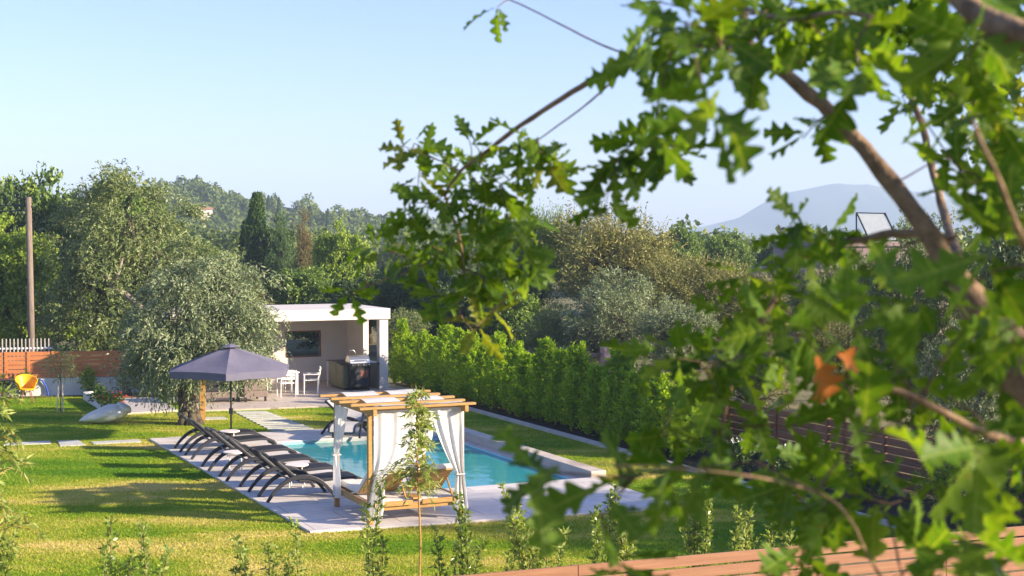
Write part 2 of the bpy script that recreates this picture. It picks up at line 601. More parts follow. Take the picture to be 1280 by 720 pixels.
def add_veins(m, col, spot):
    """pale midrib and side veins, and a few brown blemishes, across a lobed leaf"""
    n, l = m.node_tree.nodes, m.node_tree.links

    def math_(op, a, b=None):
        q = n.new('ShaderNodeMath')
        q.operation = op
        for i_, x in enumerate((a, b)):
            if x is None: continue
            if isinstance(x, (int, float)): q.inputs[i_].default_value = x
            else: l.new(x, q.inputs[i_])
        return q.outputs[0]
    at = n.new('ShaderNodeAttribute')
    at.attribute_name = 'leafuv'
    sp = n.new('ShaderNodeSeparateXYZ')
    l.new(at.outputs['Vector'], sp.inputs[0])
    au = math_('ABSOLUTE', sp.outputs[0])
    midrib = math_('LESS_THAN', au, 0.05)
    fr = math_('FRACT', math_('MULTIPLY', math_('SUBTRACT', sp.outputs[1], math_('MULTIPLY', au, 0.22)), 5.0))
    vein = math_('MAXIMUM', midrib, math_('MULTIPLY', math_('LESS_THAN', fr, 0.10), 0.6))
    r = [x for x in n if x.bl_idname == 'ShaderNodeValToRGB'][0]
    outs = [k.to_socket for k in r.outputs[0].links]
    mx = n.new('ShaderNodeMix')
    mx.data_type = 'RGBA'
    l.new(math_('MULTIPLY', vein, 0.65), mx.inputs[0])
    l.new(r.outputs[0], mx.inputs[6])
    mx.inputs[7].default_value = (*col, 1)
    t = noise(n, l, 55, 3)
    bl = math_('GREATER_THAN', t.outputs[0], spot)
    m2 = n.new('ShaderNodeMix')
    m2.data_type = 'RGBA'
    l.new(math_('MULTIPLY', bl, 0.7), m2.inputs[0])
    l.new(mx.outputs[2], m2.inputs[6])
    m2.inputs[7].default_value = (0.20, 0.10, 0.03, 1)
    for o_ in outs: l.new(m2.outputs[2], o_)


add_veins(M['oak'], (0.22, 0.28, 0.06), 0.70)
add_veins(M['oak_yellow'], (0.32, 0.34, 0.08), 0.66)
M['dead_leaf'] = surf('dead_oak_leaf', (0.50, 0.15, 0.02), (0.62, 0.22, 0.05), 30, 0.6, 0.1, trans=0.3)
M['flower'] = surf('red_petals', (0.55, 0.03, 0.03), (0.7, 0.08, 0.06), 20, 0.6, 0)
M['white_flower'] = surf('white_petals', (0.75, 0.75, 0.70), (0.85, 0.85, 0.80), 20, 0.6, 0)
M['hill_wood'] = leaf_mat('hill_wood_leaves', [(0.040, 0.072, 0.019), (0.080, 0.125, 0.029), (0.144, 0.184, 0.045), (0.208, 0.240, 0.064)], 0.25, patch=0.05, patch_amt=0.6)


# ------------------------------------------------------------------ leaves
def nrm(a):
    return a / np.maximum(np.linalg.norm(a, axis=1, keepdims=True), 1e-6)


def leaf_quads(rng, c, d, L, Wd, fold=0.15, nref=None, nn=0.55):
    """one small pointed blade per row: centre c, direction d"""
    n = len(c)
    s = nrm(np.cross(d, rng.normal(size=(n, 3)) if nref is None else nref + rng.normal(size=(n, 3)) * nn))
    up = np.cross(s, d)
    L = np.broadcast_to(np.asarray(L, dtype=float), (n,))[:, None]
    Wd = np.broadcast_to(np.asarray(Wd, dtype=float), (n,))[:, None]
    base = c - d * L * 0.5
    tip = c + d * L * 0.5
    mid = c - d * L * 0.04
    v = np.empty((n, 4, 3))
    v[:, 0] = base
    v[:, 1] = mid + s * Wd * 0.5 + up * Wd * fold
    v[:, 2] = tip
    v[:, 3] = mid - s * Wd * 0.5 + up * Wd * fold
    f = np.arange(n * 4).reshape(n, 4)
    return v.reshape(-1, 3), f


def spray_leaves(rng, org, d0, length, m, L, Wd, grav=0.3, spread=0.8, fwd=0.6, nref=None):
    """m leaves along each of the twigs that start at org and run along d0, bending by grav"""
    n = len(org)
    t = (np.arange(m)[None, :] + rng.random((n, m))) / m
    ln = np.broadcast_to(np.asarray(length, dtype=float), (n,))[:, None, None]
    p = org[:, None, :] + d0[:, None, :] * (t[:, :, None] * ln)
    bend = np.array([0, 0, -1.0]) * grav
    p = p + bend * (t[:, :, None] ** 2) * ln
    tang = d0[:, None, :] + bend * 2 * t[:, :, None]
    d = tang * fwd + rng.normal(size=(n, m, 3)) * spread
    d = nrm(d.reshape(-1, 3))
    p = p.reshape(-1, 3)
    ll = L * (0.65 + 0.7 * rng.random(len(p)))
    ww = Wd * (0.7 + 0.6 * rng.random(len(p)))
    return leaf_quads(rng, p + d * ll[:, None] * 0.4, d, ll, ww, nref=None if nref is None else np.repeat(nref, m, 0))


def blob_points(rng, blobs, n, shell=0.55, up_bias=0.15, zmin=None):
    b = np.array(blobs, dtype=float)
    wgt = (b[:, 3] * b[:, 4] + b[:, 4] * b[:, 5] + b[:, 3] * b[:, 5])
    idx = rng.choice(len(b), n, p=wgt / wgt.sum())
    d = rng.normal(size=(n, 3))
    d[:, 2] += up_bias
    d = nrm(d)
    r = shell + (1 - shell) * rng.random(n) ** 0.7
    r *= 1 + 0.17 * rng.normal(size=n)
    p = b[idx, :3] + d * b[idx, 3:6] * r[:, None]
    return p, d


def crown(name, seed, blobs, clumps, per, m, L, Wd, twig, cr, grav, out=0.8, up=0.3, spread=0.8, shell=0.55, zmin=0.25):
    """clumps of twigs spread over the crown's lobes; gaps stay between clumps"""
    rng = np.random.default_rng(seed)
    c, d = blob_points(rng, blobs, clumps, shell)
    sz = 0.6 + 0.8 * rng.random(clumps)
    k = np.repeat(np.arange(clumps), per)
    o = c[k] + rng.normal(size=(len(k), 3)) * (cr * sz[k])[:, None] * np.array([1, 1, 0.75])
    dd = nrm(d[k] * out + np.array([0, 0, up]) + rng.normal(size=(len(k), 3)) * 0.55)
    nr = nrm(nrm(o - c[k]) + d[k] * .5 + np.array([0, 0, .25]))
    ln = twig * (0.5 + rng.random(len(k)))
    keep = o[:, 2] > zmin
    v, f = spray_leaves(rng, o[keep], dd[keep], ln[keep], m, L, Wd, grav, spread, nref=nr[keep])
    return np_mesh(name, v, f), c


def wood_mesh(name, seed, trunk, blobs, tips, r0, sub=0.35, wig=0.12, twist=False):
    """trunk polyline, a limb to every lobe, thinner boughs to some of the clumps"""
    rng = random.Random(seed)
    mb = MB()
    tp = [Vector(p) for p in trunk]
    n = len(tp)
    if twist:
        for k in range(5):
            a = 2 * math.pi * k / 5
            pts, rr = [], []
            for i in range(9):
                t = i / 8
                q = tp[0].lerp(tp[-1], t) if n == 2 else tp[min(int(t * (n - 1)), n - 2)].lerp(tp[min(int(t * (n - 1)) + 1, n - 1)], t * (n - 1) - min(int(t * (n - 1)), n - 2))
                ww = r0 * (0.75 - 0.2 * t + 0.55 * (1 - t) ** 4)
                pts.append(q + Vector((math.cos(a + 1.6 * t), math.sin(a + 1.6 * t), 0)) * ww)
                rr.append(r0 * (0.52 - 0.12 * t + 0.15 * (1 - t) ** 3) * rng.uniform(0.85, 1.15))
            mb.tube(pts, rr, 9)
        for z in range(5):
            a = rng.random() * 6.28
            q = tp[0].lerp(tp[-1], rng.uniform(0.2, 0.9))
            e = Vector((math.cos(a), math.sin(a), 0))
            mb.tube([q + e * r0 * 0.7, q + e * r0 * 1.2, q + e * r0 * 1.35], [r0 * .4, r0 * .28, 0.02], 8)
    else:
        mb.tube(tp, [r0 * (1.25 if i == 0 else 1 - 0.5 * i / (n - 1)) for i in range(n)], 9)
    top = tp[-1]
    for b in blobs:
        c = Vector(b[:3])
        mid = top.lerp(c, 0.5) + Vector((rng.uniform(-1, 1), rng.uniform(-1, 1), rng.uniform(-.3, .6))) * wig * (c - top).length
        pts = [top - (top - tp[-2]).normalized() * 0.1, top.lerp(mid, 0.5) + Vector((0, 0, .08)), mid, mid.lerp(c, 0.6), c]
        mb.tube(pts, [r0 * .55, r0 * .46, r0 * .36, r0 * .25, r0 * .14], 6)
        cand = [Vector(t) for t in tips if (Vector(t) - c).length < max(b[3:6]) * 1.25]
        rng.shuffle(cand)
        for t in cand[:int(len(cand) * sub)]:
            s = mid.lerp(c, rng.random())
            mm = s.lerp(t, 0.55) + Vector((rng.uniform(-1, 1), rng.uniform(-1, 1), rng.uniform(-.2, .8))) * 0.15 * (t - s).length
            mb.tube([s, mm, t], [r0 * .14, r0 * .09, r0 * .03], 4, cap=False)
    me = bpy.data.meshes.new(name)
    me.from_pydata(mb.v, [], mb.f)
    me.update()
    return me


def tree(name, label, cat, loc, wood, leaves, wm, lm, rz=0.0, sc=(1, 1, 1), group=None):
    t = empty(name, loc, rz, label, cat, group)
    t.scale = sc
    mobj('trunk', wood, wm, t, True)
    mobj('crown', leaves, lm, t)
    return t


# ================================================================== THE SETTING
def ring(name, outer, inner, z, m):
    me = bpy.data.meshes.new(name)
    vs = [(p[0], p[1], z) for p in outer] + [(p[0], p[1], z) for p in inner]
    me.from_pydata(vs, [], [(i, (i + 1) % 4, 4 + (i + 1) % 4, 4 + i) for i in range(4)])
    me.update()
    return tag(mobj(name, me, m), kind='structure')


def sheet(name, pts, z, m):
    me = bpy.data.meshes.new(name)
    me.from_pydata([(p[0], p[1], z) for p in pts], [], [tuple(range(len(pts)))])
    me.update()
    return tag(mobj(name, me, m), kind='structure')


PV0, PV1, PU0, PU1 = 2.43, 6.72, 3.02, 11.0                  # the water
hole = [W(PV0 - .6, PU0 - .6), W(PV1 + .5, PU0 - .6), W(PV1 + .5, PU1 + .5), W(PV0 - .6, PU1 + .5)]
ring('ground', [(-2300, -55), (2300, -55), (2300, 3700), (-2300, 3700)], hole, -0.035, M['ground'])
lawn_out = [W(-9.5, -5.6), W(9.42, -5.6), W(9.42, 26.0), W(-9.5, 26.0)]
ring('lawn', lawn_out, hole, -0.03, M['lawn'])

# far hill and mountain
def ridge(name, prof, D, m, depth=0.5, rows=14, seed=3, zb=-2.0, rough=0.05):
    """prof: (px, py) of the skyline seen at distance D; falls away in front and behind"""
    rng = np.random.default_rng(seed)
    pxs = np.linspace(prof[0][0], prof[-1][0], 90)
    pys = np.interp(pxs, [p[0] for p in prof], [p[1] for p in prof])
    x = (pxs - 640) / F * D
    ztop = H - (pys - HY) / F * D
    vs = []
    for r in range(rows):
        t = r / (rows - 1) * 2 - 1                            # -1 front foot, 0 crest, 1 back foot
        fall = (1 - abs(t)) ** 0.8
        jit = rng.normal(size=len(x)) * rough * (0 if abs(t) < 1e-6 else 1)
        jit = np.convolve(jit, np.ones(5) / 5, 'same')
        z = zb + (ztop - zb) * np.clip(fall + jit * (1 - abs(t)) * 1.5, 0, 1)
        for i in range(len(x)):
            vs.append((x[i], D + t * depth * D, z[i]))
    n = len(x)
    fs = [(r * n + i, r * n + i + 1, (r + 1) * n + i + 1, (r + 1) * n + i) for r in range(rows - 1) for i in range(n - 1)]
    me = np_mesh(name, vs, fs)
    return tag(mobj(name, me, m, None, True), kind='structure'), vs, n


ridge('mountain', [(600, 312), (700, 305), (780, 297), (840, 290), (862, 284), (880, 283), (905, 277), (922, 273), (935, 265), (948, 257), (960, 251), (972, 247), (985, 240.5), (1000, 238), (1015, 235), (1030, 231.5), (1047, 229), (1062, 231), (1085, 230.5),
                   (1100, 234), (1120, 234.5), (1135, 239), (1150, 240), (1170, 247), (1190, 250), (1220, 262), (1250, 268), (1330, 290), (1400, 312)], 2900, M['mountain'], 0.16, 15, 5, rough=0.04)
HILL = [(-260, 312), (-60, 298), (60, 278), (150, 250), (205, 240), (240, 238), (270, 238), (300, 246), (340, 256), (375, 262), (420, 272), (470, 280), (560, 288), (680, 297), (800, 312)]
HD = 420.0
ridge('hill', HILL, HD, M['hill'], 0.28, 15, 8, rough=0.03)

# ------------------------------------------------------------------ pool, deck, paving
deck_out = [(0, 0), (6.55, -0.62), (7.02, -0.12), (7.36, PU0 - .35), (7.36, PU1 + .35), (6.9, PU1 + .4), (6.9, 12.95), (-0.33, 12.95)]
# deck is built of slabs around the water
def slab(name, pts, z0, z1, m, bevel=0.0):
    return MB().prism([W(a, b) for a, b in pts], z0, z1).build(name, m, None, bevel)


mb = MB()
mb.prism([W(*p) for p in [(0, 0), (6.60, -0.60), (7.02, -0.10), (7.06, PU0), (0 - 0.08, PU0)]], -0.13, 0.012)     # near side
mb.prism([W(*p) for p in [(-0.08, PU0), (PV0, PU0), (PV0, PU1), (-0.28, PU1)]], -0.13, 0.012)                     # lounger side
mb.prism([W(*p) for p in [(-0.28, PU1), (PV1 + .3, PU1), (PV1 + .3, 12.95), (-0.33, 12.95)]], -0.13, 0.012)        # far side
tag(mb.build('pool_deck', M['deck']), kind='structure')
mb = MB()
z0 = -0.8
for (a, b) in [((PV0, PU0), (PV1, PU0)), ((PV1, PU0), (PV1, PU1)), ((PV1, PU1), (PV0, PU1)), ((PV0, PU1), (PV0, PU0))]:
    zt_ = -0.06 if a[0] == PV1 and b[0] == PV1 else -0.01
    mb.add([W(*a, z0), W(*b, z0), W(*b, zt_), W(*a, zt_)], [(3, 2, 1, 0)])
mb.add([W(PV0, PU0, z0), W(PV1, PU0, z0), W(PV1, PU1, z0), W(PV0, PU1, z0)], [(0, 1, 2, 3)])
mb.prism([W(PV0 + .01, 8.7), W(PV1 - .01, 8.7), W(PV1 - .01, PU1 - .01), W(PV0 + .01, PU1 - .01)], z0 + .01, -0.32)   # tanning shelf
mb.prism([W(PV0 + .01, 8.3), W(PV1 - .01, 8.3), W(PV1 - .01, 8.69), W(PV0 + .01, 8.69)], z0 + .01, -0.62)
tag(mb.build('pool_basin', M['tile']), kind='structure')
sheet('pool_water', [W(PV0, PU0), W(PV1, PU0), W(PV1, PU1), W(PV0, PU1)], -0.085, M['water'])
mb = MB()
mb.prism([W(PV1 + .001, PU0 + .0), W(7.00, PU0), W(7.00, PU1 + .0), W(PV1 + .001, PU1)], -0.3, -0.055)                  # inner ledge
mb.prism([W(7.003, PU0 + .003), W(7.36, PU0 + .003), W(7.36, PU1 + .36), W(7.003, PU1 + .36)], -0.13, 0.135)
o = mb.build('pool_coping', M['coping'], None, 0.008)
tag(o, kind='structure')

# path of slabs across the far lawn
pr = [LV(339, 537.5), LV(392, 535), LV(331, 512.5), LV(292, 513.5)]
for i in range(11):
    t0, t1 = i / 11, (i + 0.68) / 11
    def lp(a, b, t): return (a[0] + (b[0] - a[0]) * t, a[1] + (b[1] - a[1]) * t)
    q = [lp(pr[0], pr[3], t0), lp(pr[1], pr[2], t0), lp(pr[1], pr[2], t1), lp(pr[0], pr[3], t1)]
    o = slab('stepping_slab', q, -0.06, -0.008, M['step'], 0.006)
    near = ['nearest the pool deck', 'second from the pool deck', 'third from the pool deck', 'fourth from the pool deck', 'fifth from the pool deck', 'sixth from either end',
            'fifth from the terrace', 'fourth from the terrace', 'third from the terrace', 'second from the terrace', 'nearest the pavilion terrace'][i]
    tag(o, 'long pale paving slab in the slatted path, ' + near, 'paving slab', 'paving slabs of the path to the pavilion')
for pts, lab in [([(4, 556), (64, 553.5), (62, 550.5), (2, 553)], 'long pale stepping stone at left edge of lawn'),
                 ([(75, 557), (107, 555.5), (98, 549.5), (72, 550.5)], 'short squarish stepping stone between two long ones on lawn'),
                 ([(117, 554.5), (177, 551.5), (174, 548.5), (114, 551.5)], 'long pale stepping stone nearest the pool deck corner'),
                 ([(253, 524), (285, 523), (280, 520.5), (255, 521)], 'small pale stepping stone beside the old olive trunk')]:
    mb = MB().prism([G(*p) for p in pts], -0.06, -0.006)
    tag(mb.build('stepping_stone', M['step'], None, 0.006), lab, 'stepping stone', 'stepping stones in the left lawn')

# terrace under the pavilion and grey landing to its left
TU = 17.9
tag(slab('terrace', [(2.0, 18.35), (9.9, 17.55), (9.9, 27.0), (2.0, 27.0)], -0.13, 0.02, M['terrace']), kind='structure')
mb = MB().prism([G(*p) for p in [(150, 517.5), (222, 513.5), (196, 497.5), (140, 499)]], -0.1, 0.03)
tag(mb.build('landing', M['concrete'], None, 0.006), kind='structure')
mb = MB().prism([G(*p) for p in [(139, 498.4), (194, 497.0), (186, 492.5), (138, 493.5)]], -0.1, 0.05)
tag(mb.build('wood_deck', M['brown_slat']), kind='structure')

# kerb, bed
mb = MB()
mb.prism([W(9.42, -5.6), W(9.56, -5.6), W(9.56, 17.5), W(9.42, 17.5)], -0.1, 0.05)
tag(mb.build('kerb', M['concrete'], None, 0.008), kind='structure')
sheet('planting_bed', [W(9.5, -6.5), W(12.6, -6.5), W(12.6, 24), W(9.5, 24)], -0.02, M['soil'])
sheet('planting_bed', [G(-60, 500), G(118, 494), G(130, 490), G(-60, 492)], -0.02, M['soil'])

# grass blades on the visible lawn
def blades(name, n, seed):
    rng = np.random.default_rng(seed)
    v = rng.uniform(-9.4, 9.35, n * 3)
    u = rng.uniform(-5.5, 25.5, n * 3)
    x = O0.x + v * VX - u * VY
    y = O0.y + v * VY + u * VX
    px = 640 + x / y * F
    dk = (v > -0.01 - 0.026 * u) & (v < 7.05) & (u > -0.092 * v + 0.03) & (u < 12.98)
    cp = (v > 6.9) & (v < 7.39) & (u > 2.9) & (u < 11.4)
    tr = (v > 1.95) & (u > 18.35 - (v - 2.0) * 0.101)
    pth = (v > 2.9) & (v < 4.3) & (u > 12.9) & (u < 18.4) & (((u - 13.1) / 0.445) % 1.0 < 0.72)
    ok = ~dk & ~cp & ~tr & ~pth & (px > -40) & (px < 1150) & (y < 47)
    keep = rng.random(len(v)) < np.clip((27.0 / y) ** 1.6, 0.2, 1)
    ok &= keep
    x, y = x[ok][:n], y[ok][:n]
    n = len(x)
    a = rng.random(n) * 2 * np.pi
    h = (0.016 + 0.024 * rng.random(n))
    wd = 0.006 + 0.006 * rng.random(n)
    lean = rng.normal(size=(n, 2)) * 0.020
    b = np.stack([x, y, np.full(n, -0.032)], 1)
    s = np.stack([np.cos(a) * wd, np.sin(a) * wd, np.zeros(n)], 1)
    t = b + np.stack([lean[:, 0], lean[:, 1], h], 1)
    vv = np.stack([b - s, b + s, t], 1).reshape(-1, 3)
    o = mobj(name, np_mesh(name, vv, np.arange(n * 3).reshape(n, 3)), M['blades'])
    tag(o, 'short mown lawn grass, green with straw dry patches', 'grass', kind='stuff')


blades('grass', 330000, 4)

# ================================================================== PAVILION
PA = empty('pavilion', W(9.2, 21.85, 0.02), AX, 'flat roofed cream pavilion with open front sheltering outdoor kitchen', 'pavilion')
PL, PD, PH = 7.2, 4.0, 2.70                                    # length to the left, depth, height
mb = MB()
th = 0.2
wx0, wx1, wz0, wz1 = -2.47, -1.15, 0.84, 1.78
mb.box(-PL, wx0, PD - th, PD, 0, 2.34)
mb.box(wx1, -0.001, PD - th, PD, 0, 2.34)
mb.box(wx0 + .001, wx1 - .001, PD - th, PD, 0, wz0)
mb.box(wx0 + .001, wx1 - .001, PD - th, PD, wz1, 2.34)
mb.build('back_wall', M['render'], PA)
mb = MB()
mb.box(-0.20, -0.002, 2.0, PD - th - .002, 0, 2.34)
mb.box(-0.20, -0.002, 0.33, 1.998, 0, 0.82)
mb.build('side_wall', M['render'], PA)
MB().box(-0.30, 0.0, 0.0, 0.30, 0, 2.34).build('pillar', M['render'], PA, 0.006)
MB().box(-PL, -PL + .3, 0.0, 0.30, 0, 2.34).build('pillar', M['render'], PA, 0.006)
MB().box(-PL, -PL + .2, 0.32, PD - th - .002, 0, 2.34).build('side_wall', M['render'], PA)
MB().box(-PL - .06, 0.06, -0.06, PD + .06, 2.342, PH).build('roof', M['render'], PA, 0.01)
f = MB()
for (a, b, c, d) in [(wx0, wx1, wz0, wz0 + .05), (wx0, wx1, wz1 - .05, wz1), (wx0, wx0 + .05, wz0 + .052, wz1 - .052), (wx1 - .05, wx1, wz0 + .052, wz1 - .052)]:
    f.box(a + .003, b - .003, PD - th + .04, PD - .06, c + .003, d - .003)
fr = f.build('window_frame', M['brown_slat'], PA)
MB().box(wx0 + .055, wx1 - .055, PD - .125, PD - .115, wz0 + .055, wz1 - .055).build('pane', M['glass'], fr)
mb = MB()
mb.tube([(-0.75, PD - .42, 0.95), (-0.75, PD - .42, 1.28), (-0.75, PD - .5, 1.34), (-0.75, PD - .62, 1.32), (-0.75, PD - .63, 1.26)], 0.018, 8)

# outdoor kitchen along the right wall
kv, ku = LV(429.5, 489)
K = empty('kitchen_cabinet', W(kv + .30, ku, 0.02), AX, 'olive green outdoor kitchen cabinet with dark worktop and steel tap', 'cabinet')
MB().box(-0.30, 0.62, 0.0, 1.55, 0.08, 0.84).build('body', M['olive_paint'], K, 0.006)
MB().box(-0.26, 0.58, 0.05, 1.50, 0.0, 0.078).build('plinth', M['black'], K)
MB().box(-0.36, 0.66, -0.04, 1.75, 0.842, 0.885).build('worktop', M['dark_metal'], K, 0.004)
MB().box(-0.312, -0.302, 0.06, 0.75, 0.12, 0.80).build('door', M['olive_paint'], K, 0.003)
MB().box(-0.312, -0.302, 0.80, 1.50, 0.12, 0.80).build('door', M['olive_paint'], K, 0.003)
MB().box(-0.335, -0.295, 1.68, 1.73, 0.0, 0.84).build('side_panel', M['white_metal'], K)
MB().tube([(0.5, 1.2, 0.886), (0.5, 1.2, 1.16), (0.44, 1.2, 1.23), (0.32, 1.2, 1.23), (0.29, 1.2, 1.16)], 0.016, 8).build('tap', M['steel'], K, smooth=True)

B = empty('barbecue_grill', W(8.25, 21.75, 0.02), AX, 'black gas barbecue grill with domed steel lid and side shelf', 'grill')
MB().box(-0.42, 0.30, 0.0, 0.55, 0.10, 0.80).build('cabinet', M['black'], B, 0.01)
MB().box(-0.24, 0.24, -0.015, -0.003, 0.16, 0.72).build('door', M['dark_metal'], B, 0.004)
MB().box(-0.06, 0.20, -0.022, -0.017, 0.42, 0.66).build('sticker', M['red'], B)
MB().box(-0.46, 0.33, -0.03, 0.58, 0.802, 0.90).build('firebox', M['dark_metal'], B, 0.008)
pr_ = [(0.0, 0.902), (0.03, 1.02), (0.13, 1.12), (0.28, 1.16), (0.43, 1.12), (0.53, 1.02), (0.56, 0.902)]
mb = MB()
n = len(pr_)
mb.add([(-0.40, y, z) for y, z in pr_] + [(0.28, y, z) for y, z in pr_], [tuple(range(n)), tuple(range(2 * n - 1, n - 1, -1))] + [(i, n + i, n + i + 1, i + 1) for i in range(n - 1)] + [(n - 1, 2 * n - 1, n, 0)])
lid = mb.build('lid', M['steel'], B, 0.006)
MB().tube([(-0.28, -0.05, 1.0), (0.16, -0.05, 1.0)], 0.014, 8).build('handle', M['steel'], lid)
MB().box(0.335, 0.62, 0.02, 0.52, 0.855, 0.89).build('shelf', M['dark_metal'], B, 0.004)
MB().box(-0.74, -0.465, 0.02, 0.52, 0.855, 0.89).build('shelf', M['dark_metal'], B, 0.004)
for i in range(4):
    MB().tube([(-0.34 + i * .19, -0.032, 0.85), (-0.34 + i * .19, -0.065, 0.85)], 0.022, 10).build('knob', M['steel'], B)
for (a, b) in ((-0.36, 0.06), (0.24, 0.06), (-0.36, 0.48), (0.24, 0.48)):
    MB().tube([(a - .02, b, 0.05), (a + .02, b, 0.05)], 0.05, 12).build('wheel', M['black'], B)

# dining table and white chairs
T = empty('dining_table', W(5.25, 21.75, 0.02), AX, 'white rectangular garden dining table under the pavilion roof', 'table')
MB().box(-0.75, 0.75, -0.42, 0.42, 0.70, 0.735).build('tabletop', M['white_metal'], T, 0.006)
MB().box(-0.68, 0.68, -0.36, 0.36, 0.62, 0.698).build('apron', M['white_metal'], T)
for a in (-0.68, 0.68):
    for b in (-0.36, 0.36):
        MB().box(a - .028, a + .028, b - .028, b + .028, 0, 0.70).build('leg', M['white_metal'], T, 0.004)


def dining_chair():
    r = empty('garden_chair', (0, 0, 0))
    mb = MB()
    for k in range(5):
        mb.box(-0.22, 0.22, -0.21 + k * .088, -0.135 + k * .088, 0.43, 0.45)
    mb.build('seat', M['white_metal'], r)
    mb = MB()
    for k in range(3):
        z = 0.56 + k * .11
        mb.box(-0.215, 0.215, 0.235 + k * .02, 0.25 + k * .02, z, z + .07)
    mb.build('backrest', M['white_metal'], r)
    for s in (-1, 1):
        MB().tube([(s * .24, 0.20, 0), (s * .24, 0.23, 0.45), (s * .24, 0.30, 0.86)], 0.017, 6).build('rear_leg', M['white_metal'], r)
        MB().tube([(s * .24, -0.24, 0), (s * .24, -0.23, 0.62)], 0.017, 6).build('front_leg', M['white_metal'], r)
        MB().box(s * .24 - .025, s * .24 + .025, -0.26, 0.25, 0.622, 0.645).build('armrest', M['white_metal'], r, 0.004)
    return r


ch0 = dining_chair()
for i, (v, u, a, lab) in enumerate([(4.25, 21.55, math.pi / 2, 'white slatted garden chair at left end of the dining table'),
                                    (5.45, 20.95, math.pi, 'white slatted garden chair seen from behind at front of dining table'),
                                    (6.45, 21.55, -math.pi / 2 - .25, 'white slatted garden chair at right end of the dining table'),
                                    (4.95, 22.6, 0.1, 'white slatted garden chair on far side of dining table'),
                                    (5.60, 22.65, -.1, 'white slatted garden chair half hidden at far right of dining table')]):
    c = ch0 if i == 0 else copy_tree(ch0)
    c.location = W(v, u, 0.02)
    c.rotation_euler.z = AX + a
    tag(c, lab, 'chair', 'white chairs round the dining table')


def wicker_seat(w_, lab, loc, rz, cat, name):
    r = empty(name, loc, rz, lab, cat, 'wicker seats on the terrace')
    MB().box(-w_ / 2, w_ / 2, -0.38, 0.38, 0.14, 0.34).build('base', M['wicker'], r, 0.015)
    MB().box(-w_ / 2 + .13, w_ / 2 - .13, -0.40, 0.24, 0.342, 0.46).build('seat_cushion', M['dark_cushion'], r, 0.03)
    MB().box(-w_ / 2, w_ / 2, 0.262, 0.38, 0.342, 0.82).build('backrest', M['wicker'], r, 0.02)
    MB().box(-w_ / 2 + .14, w_ / 2 - .14, 0.10, 0.26, 0.462, 0.84).build('back_cushion', M['dark_cushion'], r, 0.04)
    for s in (-1, 1):
        x = s * (w_ / 2 - .06)
        MB().box(x - .06, x + .06, -0.36, 0.258, 0.342, 0.64).build('armrest', M['wicker'], r, 0.02)
        for y in (-0.32, 0.32):
            MB().box(x - .03, x + .03, y - .03, y + .03, 0.0, 0.139).build('leg', M['black'], r)
    return r


wicker_seat(1.7, 'long dark wicker sofa with black cushions behind the old olive trunk', W(2.9, 20.4, 0.02), AX, 'sofa', 'wicker_sofa')
wicker_seat(0.85, 'dark wicker armchair seen from its side beside the white dining chairs', W(4.15, 20.3, 0.02), AX + math.pi / 2 + .1, 'armchair', 'wicker_armchair')
wicker_seat(0.75, 'dark wicker armchair beyond the far end of the pool', W(5.45, 13.6, -0.03), AX + .1, 'armchair', 'wicker_armchair')

# ================================================================== POOL FURNITURE
def lounger(frame_m, sling_m):
    """head end at y=0, feet towards +y; built once"""
    r = empty('sun_lounger', (0, 0, 0))
    for s in (-1, 1):
        pts = []
        for i in range(15):
            t = i / 14
            y = 0.0 + 1.36 * t
            z = 0.44 * (1 - abs(2 * t - 1) ** 2.3)
            pts.append((y, z + 0.0))
        x = s * 0.34
        MB().sweep_flat(pts, [0.055 + 0.03 * math.sin(math.pi * i / 14) for i in range(15)], x - .028, x + .028).build('arched_leg', frame_m, r, 0.008)
    seat = [(0.62, 0.36), (0.8, 0.345), (1.1, 0.345), (1.4, 0.36), (1.65, 0.365), (1.82, 0.35), (1.93, 0.30), (1.985, 0.22)]
    MB().sweep_flat(seat, 0.035, -0.30, 0.30).build('seat', sling_m, r, 0.01)
    mb = MB()
    for s in (-1, 1):
        mb.sweep_flat([(p[0], p[1] + .002) for p in seat], 0.055, s * .325 - .022, s * .325 + .022)
    mb.box(-0.30, 0.30, 1.95, 1.99, 0.19, 0.235)
    mb.build('seat_frame', frame_m, r, 0.008)
    back = [(0.66, 0.36), (0.52, 0.48), (0.36, 0.62), (0.22, 0.745), (0.13, 0.825), (0.08, 0.845)]
    b = MB().sweep_flat(back, 0.032, -0.27, 0.27).build('backrest', sling_m, r, 0.01)
    mb = MB()
    for s in (-1, 1):
        mb.sweep_flat(back, 0.052, s * .295 - .026, s * .295 + .026)
    mb.box(-0.275, 0.275, 0.055, 0.10, 0.82, 0.865)
    mb.build('back_frame', frame_m, b, 0.008)
    MB().tube([(-0.31, 0.42, 0.42), (0.31, 0.42, 0.42)], 0.018, 8).build('crossbar', frame_m, r)
    return r


